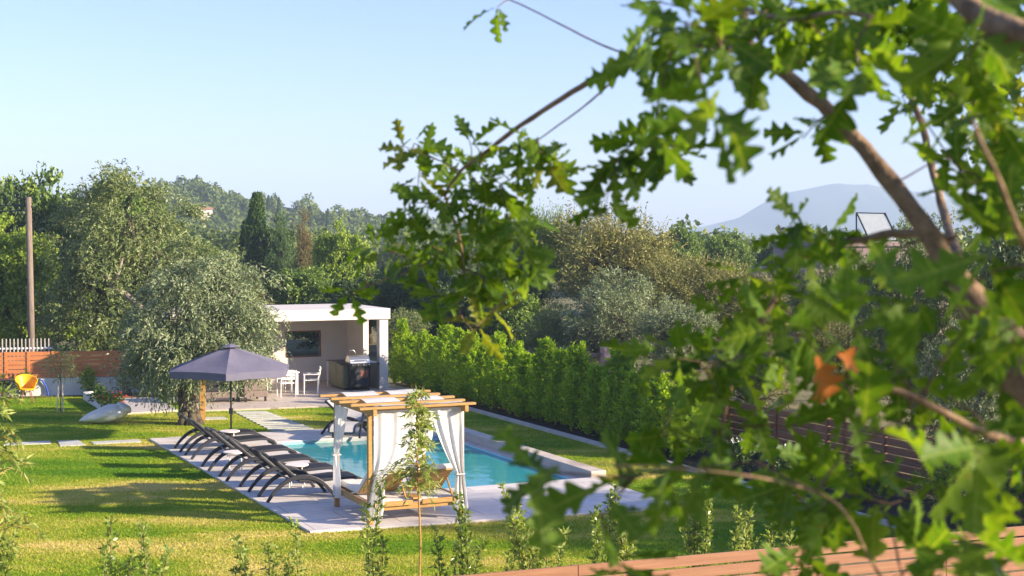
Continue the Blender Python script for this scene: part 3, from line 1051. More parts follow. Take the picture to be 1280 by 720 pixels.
L0 = lounger(M['plastic'], M['sling'])
feet = [(225, 566), (239, 575), (260.5, 589.5), (283, 602.5), (310, 616), (334, 629)]
labs = ['black arched sun lounger furthest from the daybed, at the row end', 'second black arched sun lounger from the parasol end of the row', 'third black arched sun lounger from the parasol end of the row',
        'third black arched sun lounger counting from the daybed', 'second black arched sun lounger counting from the daybed', 'black arched sun lounger next to the wooden daybed, frontmost in row']
LU = []
for i, (p, lab) in enumerate(zip(feet, labs)):
    v, u = LV(*p)
    o = L0 if i == 0 else copy_tree(L0)
    o.location = W(v, u + 0.34, 0.014)
    o.rotation_euler.z = AX - math.pi / 2 + (-0.02, .015, 0, -.02, .01, 0)[i]
    tag(o, lab, 'sun lounger', 'black sun loungers in a row beside the pool')
    LU.append((v, u))
P0 = lounger(M['plastic'], M['grey_sling'])
for i, (p, lab) in enumerate([((409, 548), 'pale grey sun lounger at far pool end, left of the pair'), ((462, 552), 'pale grey sun lounger at far pool end, beside dark wicker armchair')]):
    v, u = LV(*p)
    o = P0 if i == 0 else copy_tree(P0)
    o.location = W(v + .3, 11.9 + 0.25, 0.014)
    o.rotation_euler.z = AX + math.pi + (.85, -.5)[i]
    tag(o, lab, 'sun lounger', 'grey sun loungers at the far end of the pool')


def side_table():
    r = empty('side_table', (0, 0, 0))
    MB().lathe([(0.20, 0.0), (0.235, 0.006), (0.24, 0.02), (0.235, 0.03), (0.2, 0.032)], (0, 0, 0.42), 24).build('tabletop', M['table_top'], r, smooth=False)
    for k in range(4):
        a = math.pi / 4 + k * math.pi / 2
        MB().tube([(0.19 * math.cos(a), 0.19 * math.sin(a), 0), (0.17 * math.cos(a), 0.17 * math.sin(a), 0.42)], 0.012, 6).build('leg', M['white_metal'], r)
    return r


S0 = side_table()
for i, (p, z, lab) in enumerate([((371, 581), .45, 'round white side table between the two loungers nearest the daybed'), ((293, 565), .45, 'round white side table in the middle of the lounger row'),
                                 ((287, 539), .45, 'round white side table beside the parasol pole')]):
    o = S0 if i == 0 else copy_tree(S0)
    q = G(*p, z)
    o.location = (q.x, q.y, 0.014)
    tag(o, lab, 'side table', 'round side tables among the loungers')

# parasol
ub = G(289, 551)
U = empty('parasol', (ub.x, ub.y, 0.013), 0, 'slate grey hexagonal parasol open over the far loungers', 'parasol')
MB().lathe([(0.30, 0), (0.30, 0.05), (0.26, 0.075), (0.06, 0.09), (0.045, 0.30), (0.03, 0.30)], (0, 0, 0), 24).build('base', M['dark_metal'], U)
MB().tube([(0, 0, 0.3), (0, 0, 2.36)], 0.024, 12).build('pole', M['dark_metal'], U, smooth=True)
mb = MB()
mb.box(-0.045, 0.045, -0.05, 0.05, 0.66, 0.80)
mb.tube([(0.045, 0, 0.73), (0.11, 0, 0.73), (0.11, 0, 0.69)], 0.012, 6)
mb.build('crank', M['dark_metal'], U, 0.006)
cs = [math.radians(37 + 60 * k) for k in range(6)]
R_, zr, zt = 1.63, 1.80, 2.33
vs, fs = [], []
NS, NR = 6, 7
for k in range(6):
    a0, a1 = cs[k], cs[(k + 1) % 6]
    base = len(vs)
    for i in range(NR + 1):
        t = i / NR
        for j in range(NS + 1):
            q = j / NS
            x = ((1 - q) * math.cos(a0) + q * math.cos(a1)) * R_ * t
            y = ((1 - q) * math.sin(a0) + q * math.sin(a1)) * R_ * t
            z = zt - (zt - zr) * t ** 1.12 - 0.035 * math.sin(math.pi * q) * math.sin(math.pi * min(t * .9, 1)) + 0.02 * t * t * math.sin(math.pi * q)
            vs.append((x, y, z))
    for i in range(NR):
        for j in range(NS):
            a = base + i * (NS + 1) + j
            fs.append((a, a + 1, a + NS + 2, a + NS + 1))
    # valance
    b2 = len(vs)
    for i in range(3):
        for j in range(NS + 1):
            q = j / NS
            sc_ = 1.0 - 0.012 * i
            x = ((1 - q) * math.cos(a0) + q * math.cos(a1)) * R_ * sc_
            y = ((1 - q) * math.sin(a0) + q * math.sin(a1)) * R_ * sc_
            vs.append((x, y, zr + 0.02 * math.sin(math.pi * q) - 0.085 * i - (0.012 * math.sin(3 * math.pi * q) ** 2 if i == 2 else 0)))
    for i in range(2):
        for j in range(NS):
            a = b2 + i * (NS + 1) + j
            fs.append((a, a + 1, a + NS + 2, a + NS + 1))
me = bpy.data.meshes.new('canopy')
me.from_pydata(vs, [], fs)
me.update()
can = mobj('canopy', me, M['canopy'], U)
so_ = can.modifiers.new('thick', 'SOLIDIFY')
so_.thickness = 0.004
vs = [(0, 0, 2.42)] + [(0.26 * math.cos(a), 0.26 * math.sin(a), 2.335) for a in cs]
MB().add(vs, [(0, 1 + k, 1 + (k + 1) % 6) for k in range(6)]).build('vent_cap', M['canopy'], can)
MB().lathe([(0.03, 0), (0.04, 0.03), (0.015, 0.07)], (0, 0, 2.415), 12).build('finial', M['dark_metal'], U)
MB().lathe([(0.05, 0), (0.05, 0.08)], (0, 0, 1.62), 12).build('hub', M['dark_metal'], U)
for a in cs:
    mb = MB()
    e = Vector((math.cos(a), math.sin(a), 0))
    mb.bar(Vector((0, 0, zt - .04)), e * (R_ - .03) + Vector((0, 0, zr - .025)), 0.016, 0.02)
    mb.bar(Vector((0, 0, 1.66)) + e * .05, e * R_ * .55 + Vector((0, 0, zt - (zt - zr) * .52 - .05)), 0.012, 0.016)
    mb.build('rib', M['dark_metal'], U)

# ------------------------------------------------------------------ daybed
DB = empty('canopy_daybed', W(1.12, 0.12, 0.013), AX, 'wooden double daybed with white curtains and slatted canopy roof', 'daybed')
BW, BD, BH = 1.72, 1.92, 1.93
pw = 0.045
for (x, y) in ((0, 0), (BW, 0), (0, BD), (BW, BD)):
    MB().box(x - pw, x + pw, y - pw, y + pw, 0, BH).build('post', M['pine'], DB, 0.006)
for x in (0, BW):
    MB().box(x - .035, x + .035, -0.28, BD + .28, BH + .001, BH + .115).build('side_beam', M['pine'], DB, 0.006)
for y in (0, BD):
    MB().box(0.037, BW - .037, y - .03, y + .03, BH - .03, BH + .085).build('cross_beam', M['pine'], DB, 0.006)
ny = 5
for k in range(ny):
    y = -0.20 + (BD + .40) * k / (ny - 1)
    MB().box(-0.27 + .03 * (k % 2), BW + .19 + .03 * (k % 3), y - .06, y + .06, BH + .117, BH + .160).build('roof_slat', M['pine'], DB, 0.006)
rng_ = random.Random(5)
# cloth threaded over and under the slats in bands
for b0, b1 in ((0.15, 0.80), (1.02, 1.66)):
    vs, fs = [], []
    NX, NY = 8, 64
    for j in range(NY + 1):
        y = -0.27 + (BD + .54) * j / NY
        ph = (y + 0.20) / (BD + .40) * (ny - 1)
        z = BH + .142 + 0.034 * math.cos(math.pi * ph) + 0.004
        for i in range(NX + 1):
            x = b0 + (b1 - b0) * i / NX
            vs.append((x, y, z + 0.006 * math.sin(9 * x + y * 3)))
    for j in range(NY):
        for i in range(NX):
            a = j * (NX + 1) + i
            fs.append((a, a + 1, a + NX + 2, a + NX + 1))
    me = bpy.data.meshes.new('roof_cloth')
    me.from_pydata(vs, [], fs)
    me.update()
    mobj('roof_cloth', me, M['cloth'], DB, True)
# bed base
zr0 = 0.26
for x in (0.0, BW):
    MB().box(x - .022, x + .022, 0.048, BD - .048, zr0, zr0 + .12).build('side_rail', M['pine'], DB, 0.005)
mb = MB()
mb.box(0.05, BW - .05, -0.02, 0.022, zr0 - .03, zr0 + .075)
mb.box(0.05, BW - .05, BD - .022, BD + .022, zr0, zr0 + .12)
for k in range(5):
    yy = 0.3 + k * .33
    mb.box(0.024, BW - .024, yy - .03, yy + .03, zr0 + .04, zr0 + .075)
mb.build('bed_base', M['pine'], DB, 0.005)
for x0, x1 in ((0.06, 0.77), (0.95, 1.66)):
    MB().box(x0, x1, -0.075, -0.024, zr0 + .045, zr0 + .13).build('head_rail', M['pine'], DB, 0.005)
    mt = MB().box(x0, x1, 0.84, BD - .03, zr0 + .125, zr0 + .235).build('mattress', M['mattress'], DB, 0.03, seg=3)
    MB().box(x0, x1, 0.10, 0.83, zr0 + .08, zr0 + .115).build('under_board', M['mattress'], DB, 0.004)
    # raised back: wooden panel below, mattress above
    hinge = Vector((0, 0.84, zr0 + .135))
    top = Vector((0, 0.22, zr0 + .135 + 0.44))
    d = (top - hinge).normalized()
    nn = Vector((0, -d.z, d.y))
    if nn.z < 0: nn = -nn
    mb = MB()
    for k in range(6):
        a = hinge + d * (0.02 + k * .123)
        b = a + d * 0.115
        vs = []
        for q in (a, b):
            for oo in (0, 0.022):
                p = q + nn * oo
                vs += [(x0, p.y, p.z), (x1, p.y, p.z)]
        mb.add(vs, [(0, 1, 3, 2), (4, 6, 7, 5), (0, 4, 5, 1), (2, 3, 7, 6), (0, 2, 6, 4), (1, 5, 7, 3)])
    mb.build('backrest', M['pine'], DB, 0.003)
    mb = MB()
    vs = []
    for q in (hinge + d * .02, hinge + d * .78):
        for oo in (0.024, 0.125):
            p = q + nn * oo
            vs += [(x0, p.y, p.z), (x1, p.y, p.z)]
    mb.add(vs, [(0, 1, 3, 2), (4, 6, 7, 5), (0, 4, 5, 1), (2, 3, 7, 6), (0, 2, 6, 4), (1, 5, 7, 3)])
    mb.build('mattress', M['mattress'], DB, 0.03, seg=3)
    mb = MB()
    for x in (x0 + .04, x1 - .04):
        mb.bar((x, 0.42, zr0 + .39), (x, 0.16, zr0 + .10), 0.025, 0.035)
    mb.build('prop', M['pine'], DB)
MB().box(0.775, 0.945, -0.07, 0.34, zr0 + .14, zr0 + .17).build('tray', M['pine'], DB, 0.004)


def curtain(name, top, wdir, w0, wt, wb, zt_, ztie, zb, lag, seed, offn=(0, 0, 0), nf=5, sw=0.0, full=0.0):
    """hangs from the line top..top+wdir*w0, is gathered to the post at ztie and flares to zb"""
    rng = random.Random(seed)
    wdir = Vector(wdir).normalized()
    nrm_ = Vector((-wdir.y, wdir.x, 0))
    top = Vector(top)
    NX, NZ = 44, 40
    vs, fs = [], []
    ph = [rng.random() * 6.28 for _ in range(4)]
    for j in range(NZ + 1):
        t = j / NZ
        z = zt_ + (zb - zt_) * t
        tt = (zt_ - ztie) / (zt_ - zb)
        if t < tt:
            q = t / tt
            wv = w0 + (wt - w0) * (q ** lag)
        else:
            q = (t - tt) / (1 - tt)
            wv = wt + (wb - wt) * math.sin(q * math.pi / 2)
        squeeze = 1 - wv / (w0 * 1.15)
        amp = 0.010 + 0.028 * max(squeeze, 0)
        for i in range(NX + 1):
            s = i / NX
            x = s * wv
            y = amp * math.sin(nf * 2 * math.pi * s + ph[0] + 0.9 * t) + amp * .5 * math.sin(nf * 3.7 * math.pi * s + ph[1] - 1.3 * t)
            zz = z - 0.10 * math.sin(math.pi * min(t / max(tt, .01), 1)) * s * (0.5 + full) + (0.05 * s * math.sin(5 * s + ph[2]) if j == NZ else 0)
            sx = sw * max(0, t - tt) / (1 - tt + 1e-6)
            vs.append(top + wdir * (x + sx) + nrm_ * y + Vector((0, 0, zz)) + Vector(offn))
    for j in range(NZ):
        for i in range(NX):
            a = j * (NX + 1) + i
            fs.append((a, a + 1, a + NX + 2, a + NX + 1))
    me = bpy.data.meshes.new(name)
    me.from_pydata(vs, [], fs)
    me.update()
    o = mobj(name, me, M['cloth'], DB, True)
    tp = top + Vector((0, 0, ztie)) + wdir * 0.02
    mb = MB()
    mb.tube([tp + nrm_ * .07, tp + wdir * wt * .9 + nrm_ * .07, tp + wdir * wt * .9 - nrm_ * .07, tp - nrm_ * .07, tp + nrm_ * .07], 0.012, 6)
    mb.build('curtain_tie', M['cloth'], o)
    return o


curtain('curtain', (0.05, -0.075, 0), (1, 0, 0), 1.12, 0.20, 0.32, BH + .07, 0.86, 0.12, 4.2, 1, sw=-0.16, nf=4)
curtain('curtain', (BW + 0.03, -0.075, 0), (-1, 0, 0), 0.66, 0.16, 0.26, BH + .07, 0.80, 0.16, 1.15, 2, sw=-0.08, nf=3)
curtain('curtain', (-0.06, BD - .05, 0), (0, -1, 0), 0.80, 0.17, 0.42, BH, 1.0, 0.22, 1.0, 3, sw=-0.05, nf=3)
curtain('curtain', (BW - .05, BD + .06, 0), (-1, 0, 0), 0.8, 0.18, 0.3, BH + .05, 1.0, 0.2, 1.6, 4)

# ------------------------------------------------------------------ left side of the garden
def beanbag():
    import bmesh
    bm = bmesh.new()
    bmesh.ops.create_uvsphere(bm, u_segments=40, v_segments=24, radius=1.0)
    rng = random.Random(3)
    for v in bm.verts:
        x, y, z = v.co
        t = min(max((x + 1) / 2, 0.0), 1.0)  # 0 pointed end, 1 rounded end
        fold = 1 + 0.05 * math.sin(5 * math.atan2(z, y) + 7 * x) + 0.02 * math.sin(9 * math.atan2(z, y) + 15 * x)
        hgt = 0.12 + 0.50 * t ** 0.65
        X = x * 0.66
        Y = y * (0.18 + 0.40 * t ** 0.7) * fold
        Z = hgt * (0.5 + 0.5 * z * fold)
        v.co = (X, Y, max(Z, 0.0))
    me = bpy.data.meshes.new('body')
    bm.to_mesh(me)
    bm.free()
    r = empty('bean_bag', G(130, 528), 0.35, 'large cream bean bag slumped on the lawn beside red flowers', 'bean bag')
    mobj('body', me, M['bean'], r, True)
    mb = MB()
    mb.lathe([(0.13, 0), (0.15, 0.05), (0.13, 0.15), (0.09, 0.22), (0.02, 0.24)], (0, 0, 0), 14)
    k = mb.build('headrest', M['bean'], r, smooth=True)
    k.location = (0.50, 0.0, 0.33)
    k.rotation_euler = (0, 0.5, 0)
    k.scale = (1.6, 2.5, .75)
    return r


beanbag()
# planter with white walls
pc = [G(106.5, 498.5), G(136, 515.5), G(150, 513), G(146, 508), G(120, 496)]
pl = empty('planter', G(125, 508), 0, 'low white masonry planter with red flowers beside the landing', 'planter')


def rel(p, o): return (p[0] - o.location.x, p[1] - o.location.y, (p[2] if len(p) > 2 else 0))


mb = MB()
for a, b in ((G(107, 498.5), G(138, 517)), (G(138, 517), G(151, 515.5)), (G(107, 498.5), G(122, 497.5))):
    a_, b_ = Vector(rel(a, pl)), Vector(rel(b, pl))
    mb.bar(a_ + Vector((0, 0, .10)), b_ + Vector((0, 0, .10)), 0.16, 0.24)
mb.build('wall', M['white_wall'], pl)
me = bpy.data.meshes.new('soil')
me.from_pydata([rel(p, pl)[:2] + (0.16,) for p in (G(109, 498.5), G(139, 515.5), G(150, 514), G(144, 503), G(121, 497.5))], [], [(0, 1, 2, 3, 4)])
mobj('soil', me, M['soil'], pl)


def bush(name, label, cat, loc, h, r, seed, m, n=120, leaf=(0.09, 0.04), grav=0.1, group=None, flower=None, up=0.5, m_=7, stems=5):
    rng = np.random.default_rng(seed)
    t = empty(name, loc, 0, label, cat, group)
    c, d = blob_points(rng, [(0, 0, h * .55, r, r, h * .45)], n, 0.35)
    d = nrm(d + np.array([0, 0, up]))
    v, f = spray_leaves(rng, c - d * h * .08, d, h * .22, m_, leaf[0], leaf[1], grav, 0.75)
    mobj('foliage', np_mesh('foliage', v, f), m, t)
    mb = MB()
    for k in range(stems):
        p = c[k]
        mb.tube([(0, 0, 0), (p[0] * .4, p[1] * .4, h * .3), tuple(p)], [0.015, 0.01, 0.004], 5)
    mb.build('stem', M['twig'], t)
    if flower is not None:
        c2, d2 = blob_points(rng, [(0, 0, h * .55, r * 1.05, r * 1.05, h * .5)], 26, 0.9, 0.6)
        v, f = leaf_quads(rng, np.repeat(c2, 4, 0) + rng.normal(size=(104, 3)) * .02, nrm(rng.normal(size=(104, 3))), 0.06, 0.05)
        mobj('flowers', np_mesh('flowers', v, f), flower, t)
    return t


bush('planter_shrub', 'small dark green shrub in the white planter', 'shrub', G(124, 505, .16), 0.52, 0.26, 1, M['dark'], 110)
bush('red_flower', 'low plant with red flowers in the white planter', 'flowers', G(138, 510, .16), 0.42, 0.36, 2, M['broad'], 110, flower=M['flower'])
# white wall with teak fence on top
wa, wb_ = G(-70, 496.5), G(222, 490.5)
wdir = (wb_ - wa).normalized()
wang = math.atan2(wdir.y, wdir.x)
Lw = (wb_ - wa).length
WL = empty('garden_wall', wa, wang, 'low white painted garden wall below the orange slatted fence', 'wall')
MB().box(0, Lw, 0, 0.2, -0.1, 0.50).build('masonry', M['white_wall'], WL)
MB().box(-.01, Lw, -0.02, 0.22, 0.502, 0.53).build('capping', M['white_wall'], WL)
FN = empty('slatted_fence', wa + Vector((0, 0, .53)), wang, 'orange teak slatted fence standing on the low white wall', 'fence')
posts = [(G(px, 494.5 - (px) * .02) - wa).dot(wdir) for px in (-58, -24, 8, 36, 67, 101, 134, 163)]
for x in posts:
    MB().box(x - .045, x + .045, 0.06, 0.13, 0, 0.88).build('post', M['teak'], FN, 0.005)
for i in range(len(posts) - 1):
    mb = MB()
    for k in range(6):
        z = 0.03 + k * .142
        mb.box(posts[i] + .048, posts[i + 1] - .048, 0.085, 0.110, z, z + (0.128 if (k + i) % 3 else 0.122))
    mb.build('slat_panel', M['teak'], FN, 0.003)
PF = empty('picket_fence', wa + Vector((-0.5, 2.6, 0)), wang, 'white picket fence behind the orange slatted fence', 'fence')
mb = MB()
for k in range(24):
    mb.box(k * .125, k * .125 + .034, 0, .02, 0.3, 1.66)
mb.build('pickets', M['concrete'], PF)
mb = MB()
mb.box(-.05, 3.0, 0.022, .05, 1.30, 1.36)
mb.box(-.05, 3.0, 0.022, .05, 0.5, .56)
mb.build('rail', M['white_metal'], PF)
hp = [G(52, 478 + 12, 0.0)]
q0 = (G(57, 494) - wa).dot(wdir)
mb = MB()
mb.tube([wa + wdir * (q0 - .22) + Vector((0.03, -.05, .52)), wa + wdir * (q0 - .1) + Vector((0.0, -.06, .48)), wa + wdir * (q0 + .02) + Vector((0, -.06, .33)), wa + wdir * (q0 + .09) + Vector((0, -.08, .12)), wa + wdir * (q0 + .12) + Vector((0, -.15, -.02))], 0.025, 8)
tag(mb.build('hose', M['blue'], None, smooth=True), 'blue pipe bent down over the white wall', 'pipe')

# amber tub chair
YC = empty('tub_chair', G(33, 503.5), 0.5, 'amber yellow tub chair with thin dark legs by the wall', 'chair')
vs, fs = [], []
NA, NZ_ = 24, 7
for j in range(NZ_ + 1):
    t = j / NZ_
    for i in range(NA + 1):
        a = -math.pi * 0.72 + math.pi * 1.44 * i / NA + math.pi / 2
        rr = 0.24 + 0.10 * t
        hgt = 0.42 + t * (0.14 + 0.30 * (0.5 + 0.5 * math.sin(a)))
        vs.append((rr * math.cos(a), rr * math.sin(a), hgt))
for j in range(NZ_):
    for i in range(NA):
        a = j * (NA + 1) + i
        fs.append((a, a + 1, a + NA + 2, a + NA + 1))
me = bpy.data.meshes.new('shell')
me.from_pydata(vs, [], fs)
me.update()
o = mobj('shell', me, M['yellow'], YC, True)
s_ = o.modifiers.new('thick', 'SOLIDIFY')
s_.thickness = 0.025
MB().lathe([(0.10, 0.0), (0.25, 0.015), (0.26, 0.05), (0.24, 0.06)], (0, 0, 0.39), 20).build('seat', M['yellow'], YC)
for k in range(4):
    a = math.pi / 4 + k * math.pi / 2
    MB().tube([(0.15 * math.cos(a), 0.15 * math.sin(a), 0.395), (0.27 * math.cos(a), 0.27 * math.sin(a), 0)], 0.014, 6).build('leg', M['brown_slat'], YC)
GT = empty('garden_table', G(8, 500), 0.4, 'small dark round garden table left of the yellow chair', 'table')
MB().lathe([(0.36, 0), (0.38, 0.015), (0.36, 0.03)], (0, 0, 0.62), 24).build('tabletop', M['dark_metal'], GT)
for k in range(3):
    a = k * 2.094
    MB().tube([(0.08 * math.cos(a), 0.08 * math.sin(a), 0.62), (0.3 * math.cos(a), 0.3 * math.sin(a), 0)], 0.016, 6).build('leg', M['dark_metal'], GT)

# wall-side shrubs and staked olive
for i, (px, py, h, r, m, lab) in enumerate([(33, 494.5, 0.80, 0.36, 'dark', 'dark green shrub against white wall behind the yellow chair'),
                                            (112, 493.5, 0.86, 0.22, 'bright', 'slim yellow topped shrub against the white wall'),
                                            (0, 496, 0.75, 0.3, 'dark', 'dark shrub at left picture edge against white wall'),
                                            (160, 494.5, 0.70, 0.38, 'silver', 'grey leaved shrub where the white wall meets the landing')]):
    p = G(px, py)
    bush('wall_shrub', lab, 'shrub', (p.x, p.y - .12, 0), h, r, 20 + i, M[m], 130, group='shrubs along the white wall')
SAP = empty('olive_sapling', G(76, 514), 0, 'young staked olive sapling in front of the orange fence', 'sapling')
rng0 = np.random.default_rng(12)
c, d = blob_points(rng0, [(0.0, 0, 1.45, 0.42, 0.42, 0.42), (0.12, 0, 1.15, 0.28, 0.28, 0.3)], 130, 0.3)
v, f = spray_leaves(rng0, c, nrm(d + np.array([0, 0, .2])), 0.22, 8, 0.08, 0.02, 0.3, 0.6)
mobj('foliage', np_mesh('foliage', v, f), M['olive'], SAP)
mb = MB().tube([(0, 0, 0), (0.01, 0, .7), (0.0, 0, 1.6)], [0.018, .015, .006], 6)
for k in range(14):
    mb.tube([(0.0, 0, 0.9 + k * .04), tuple(c[k * 8])], [0.006, .003], 4)
mb.build('stem', M['bark'], SAP)
for dx in (-0.09, 0.09):
    MB().tube([(dx, -.05, -0.05), (dx * .55, -.03, 1.08)], 0.02, 8).build('stake', M['stake'], SAP)
# wooden post by the olive trunk
MB_p = MB().box(-0.085, 0.085, -0.085, 0.085, 0, 1.55).build('timber_post', M['pine'], None, 0.008)
MB_p.location = G(253, 525)
MB_p.rotation_euler.z = 0.3
tag(MB_p, 'square golden timber post standing right beside the old olive trunk', 'post')

# utility pole
UP = empty('utility_pole', G(40, 478), 0, 'tall weathered wooden utility pole behind the left fence', 'utility pole')
MB().tube([(0, 0, 0), (-0.02, 0, 3), (-0.05, 0, 6.5)], [0.13, 0.115, 0.095], 12).build('pole', M['pole'], UP, smooth=True)
mb = MB()
for a, b in (((-0.05, 0, 6.25), (-16, 9, 6.6)), ((-0.05, 0, 6.05), (-16, 9, 6.4))):
    pts = [Vector(a).lerp(Vector(b), t / 10) - Vector((0, 0, 0.9 * (t / 10) * (1 - t / 10))) for t in range(11)]
    mb.tube(pts, 0.024, 5)
mb.build('wire', M['black'], UP)
mb = MB()
mb.box(-0.2, 0.1, -.03, .03, 6.14, 6.2)
mb.lathe([(0.03, 0), (0.035, .05), (0.02, .1)], (-0.19, 0, 6.2), 8)
mb.build('insulator', M['dark_metal'], UP)

# ================================================================== TREES
# --- the old olive on the lawn
def px_blob(cx0, D, z0, px, py, rpx, rd=None, rz=None):
    k = D / F
    return ((px - cx0) * k, 0.0, ZP(py, D), rpx * k, (rd or rpx) * k, (rz or rpx) * k)


b1 = [px_blob(232, 40, 0, *a) for a in [(205, 425, 38), (252, 408, 46), (298, 398, 32), (316, 425, 20, 24, 34), (186, 455, 26, 36, 32), (284, 358, 34), (235, 366, 46), (192, 395, 32), (306, 452, 15, 18, 28), (258, 440, 30), (205, 470, 24, 36, 22)]]
b1 = [(b[0], (-.5, .6, 0, -.6, .5, .8, -.3, .4, -.7, -1.1, .7)[i], *b[2:]) for i, b in enumerate(b1)]
me, tips = crown('crown', 101, b1, 230, 24, 9, 0.12, 0.034, 0.42, 0.17, 0.8, up=0.25, spread=0.5, shell=0.62, zmin=0.75)
wd = wood_mesh('trunk', 7, [(0.05, 0, -0.05), (-0.05, .05, 0.6), (-0.12, 0, 1.45)], b1[:9], tips, 0.205, 0.2, twist=True)
tree('olive_tree', 'old olive tree with gnarled dark trunk behind the parasol', 'tree', G(236, 529), wd, me, M['bark'], M['silver'])
# --- tall olive behind it
b2 = [px_blob(190, 54, 0, *a) for a in [(110, 290, 44), (165, 262, 44), (194, 266, 38), (236, 328, 28), (130, 350, 50), (188, 332, 50), (248, 362, 44), (110, 410, 44), (180, 400, 50), (285, 368, 28), (240, 410, 40), (80, 340, 32), (310, 395, 30)]]
b2 = [(b[0], random.Random(i).uniform(-1.2, 1.2), *b[2:]) for i, b in enumerate(b2)]
me, tips = crown('crown', 102, b2, 300, 30, 8, 0.15, 0.045, 0.5, 0.26, 0.5, up=0.3, spread=0.5, shell=0.68)
wd = wood_mesh('trunk', 8, [(0.0, 0, -0.05), (0.2, 0, 0.9), (-0.1, 0, 2.0)], b2, tips, 0.3, 0.15)
tree('olive_tree', 'tall grey green olive tree rising behind the orange fence', 'tree', AT(190, 54), wd, me, M['bark'], M['olive'])


gk = 54 / F
lp_ = [((px - 190) * gk, -2.0 + .1 * i, ZP(py, 52)) for i, (px, py) in enumerate([(205, 400), (192, 385), (172, 368), (156, 360), (148, 345), (141, 330)])]
lp2 = [lp_[3], ((165 - 190) * gk, -1.9, ZP(342, 52)), ((170 - 190) * gk, -1.8, ZP(322, 52))]
tt_ = [o for o in SC.objects if o.get('label', '').startswith('tall grey green olive')][0]
MB().tube(lp_, [.13, .12, .11, .10, .07, .04], 8).tube(lp2, [.07, .06, .03], 7).build('limb', M['pale_bark'], tt_, smooth=True)


# --- generic stock: unit trees about 6 m high and 5 m wide
def stock(seed, kind):
    rng = random.Random(seed)
    if kind == 'round':
        blobs = [(0, 0, 3.6, 1.9, 1.9, 1.7)] + [(math.cos(a) * rng.uniform(1.0, 1.7), math.sin(a) * rng.uniform(1.0, 1.7), rng.uniform(1.7, 4.6), rng.uniform(.8, 1.25), rng.uniform(.8, 1.25), rng.uniform(.7, 1.1)) for a in [i * 0.63 + rng.random() * .4 for i in range(10)]]
        me, tips = crown('crown', seed, blobs, 230, 24, 7, 0.19, 0.11, 0.36, 0.23, 0.15, up=0.35, spread=0.7, shell=0.75)
        wd = wood_mesh('trunk', seed, [(0, 0, -.1), (0.1, 0.05, 1.0), (0.0, 0, 2.0)], blobs, tips, 0.2, 0.12)
    elif kind == 'olive':
        blobs = [(math.cos(a) * rng.uniform(.8, 1.7), math.sin(a) * rng.uniform(.8, 1.7), rng.uniform(1.3, 4.7), rng.uniform(.9, 1.3), rng.uniform(.9, 1.3), rng.uniform(.8, 1.2)) for a in [i * 0.57 + rng.random() * .5 for i in range(11)]] + [(0, 0, 4.7, 1.2, 1.2, 1.0)]
        me, tips = crown('crown', seed, blobs, 240, 24, 8, 0.15, 0.045, 0.5, 0.23, 0.35, up=0.4, spread=0.5, shell=0.65)
        wd = wood_mesh('trunk', seed, [(0, 0, -.1), (-.1, 0.05, .6), (0.0, 0, 1.3)], blobs, tips, 0.24, 0.3)
    elif kind == 'twiggy':
        blobs = [(math.cos(a) * rng.uniform(.7, 1.6), math.sin(a) * rng.uniform(.7, 1.6), rng.uniform(1.6, 4.6), rng.uniform(.9, 1.4), rng.uniform(.9, 1.4), rng.uniform(.9, 1.3)) for a in [i * 0.63 + rng.random() * .5 for i in range(10)]] + [(0, 0, 4.5, 1.3, 1.3, 1.1)]
        me, tips = crown('crown', seed, blobs, 260, 20, 8, 0.13, 0.042, 0.75, 0.2, 0.05, up=0.7, spread=0.45, shell=0.55)
        wd = wood_mesh('trunk', seed, [(0, 0, -.1), (.1, 0.05, .5), (0.0, 0, 1.2)], blobs, tips, 0.17, 0.55)
    elif kind == 'cypress':
        rg = np.random.default_rng(seed)
        n = 5200
        z = rg.random(n) ** 0.85
        rad = 0.85 * (1 - z) ** 0.62 * np.minimum(1, .55 + z * 2.2)
        a = rg.random(n) * 6.283
        rr = rad * (0.55 + 0.5 * rg.random(n)) * (1 + .18 * np.sin(3 * a + z * 16))
        o = np.stack([rr * np.cos(a), rr * np.sin(a), 0.35 + z * 6.2], 1)
        d = nrm(np.stack([np.cos(a) * .45, np.sin(a) * .45, np.full(n, 1.0)], 1) + rg.normal(size=(n, 3)) * .2)
        v, f = spray_leaves(rg, o, d, 0.30, 6, 0.17, 0.07, 0.0, 0.35, 0.8, nref=np.stack([np.cos(a), np.sin(a), .2 + 0 * a], 1) + .5 * np.stack([np.cos(3 * a + z * 16), np.sin(3 * a + z * 16), 0 * a], 1))
        me = np_mesh('crown', v, f)
        mb = MB().tube([(0, 0, -.1), (0, 0, 3), (0, 0, 6)], [0.13, .08, .02], 8)
        wd = bpy.data.meshes.new('trunk')
        wd.from_pydata(mb.v, [], mb.f)
    elif kind == 'pine':
        blobs = [(math.cos(a) * rng.uniform(.3, 1.1), math.sin(a) * rng.uniform(.3, 1.1), z, rng.uniform(.8, 1.1) * (1.55 - z * .24), rng.uniform(.8, 1.1) * (1.55 - z * .24), rng.uniform(.35, .55)) for z, a in [(1.0 + i * .42, i * 2.1) for i in range(12)]]
        blobs = [(b[0] * (1.45 - b[2] * .24), b[1] * (1.45 - b[2] * .24), *b[2:]) for b in blobs]
        me, tips = crown('crown', seed, blobs, 330, 14, 9, 0.15, 0.03, 0.45, 0.22, 0.1, up=0.2, spread=0.7, shell=0.35)
        wd = wood_mesh('trunk', seed, [(0, 0, -.1), (0.05, 0, 2.0), (0.0, 0, 4.6)], blobs, tips, 0.16, 0.3)
    return wd, me


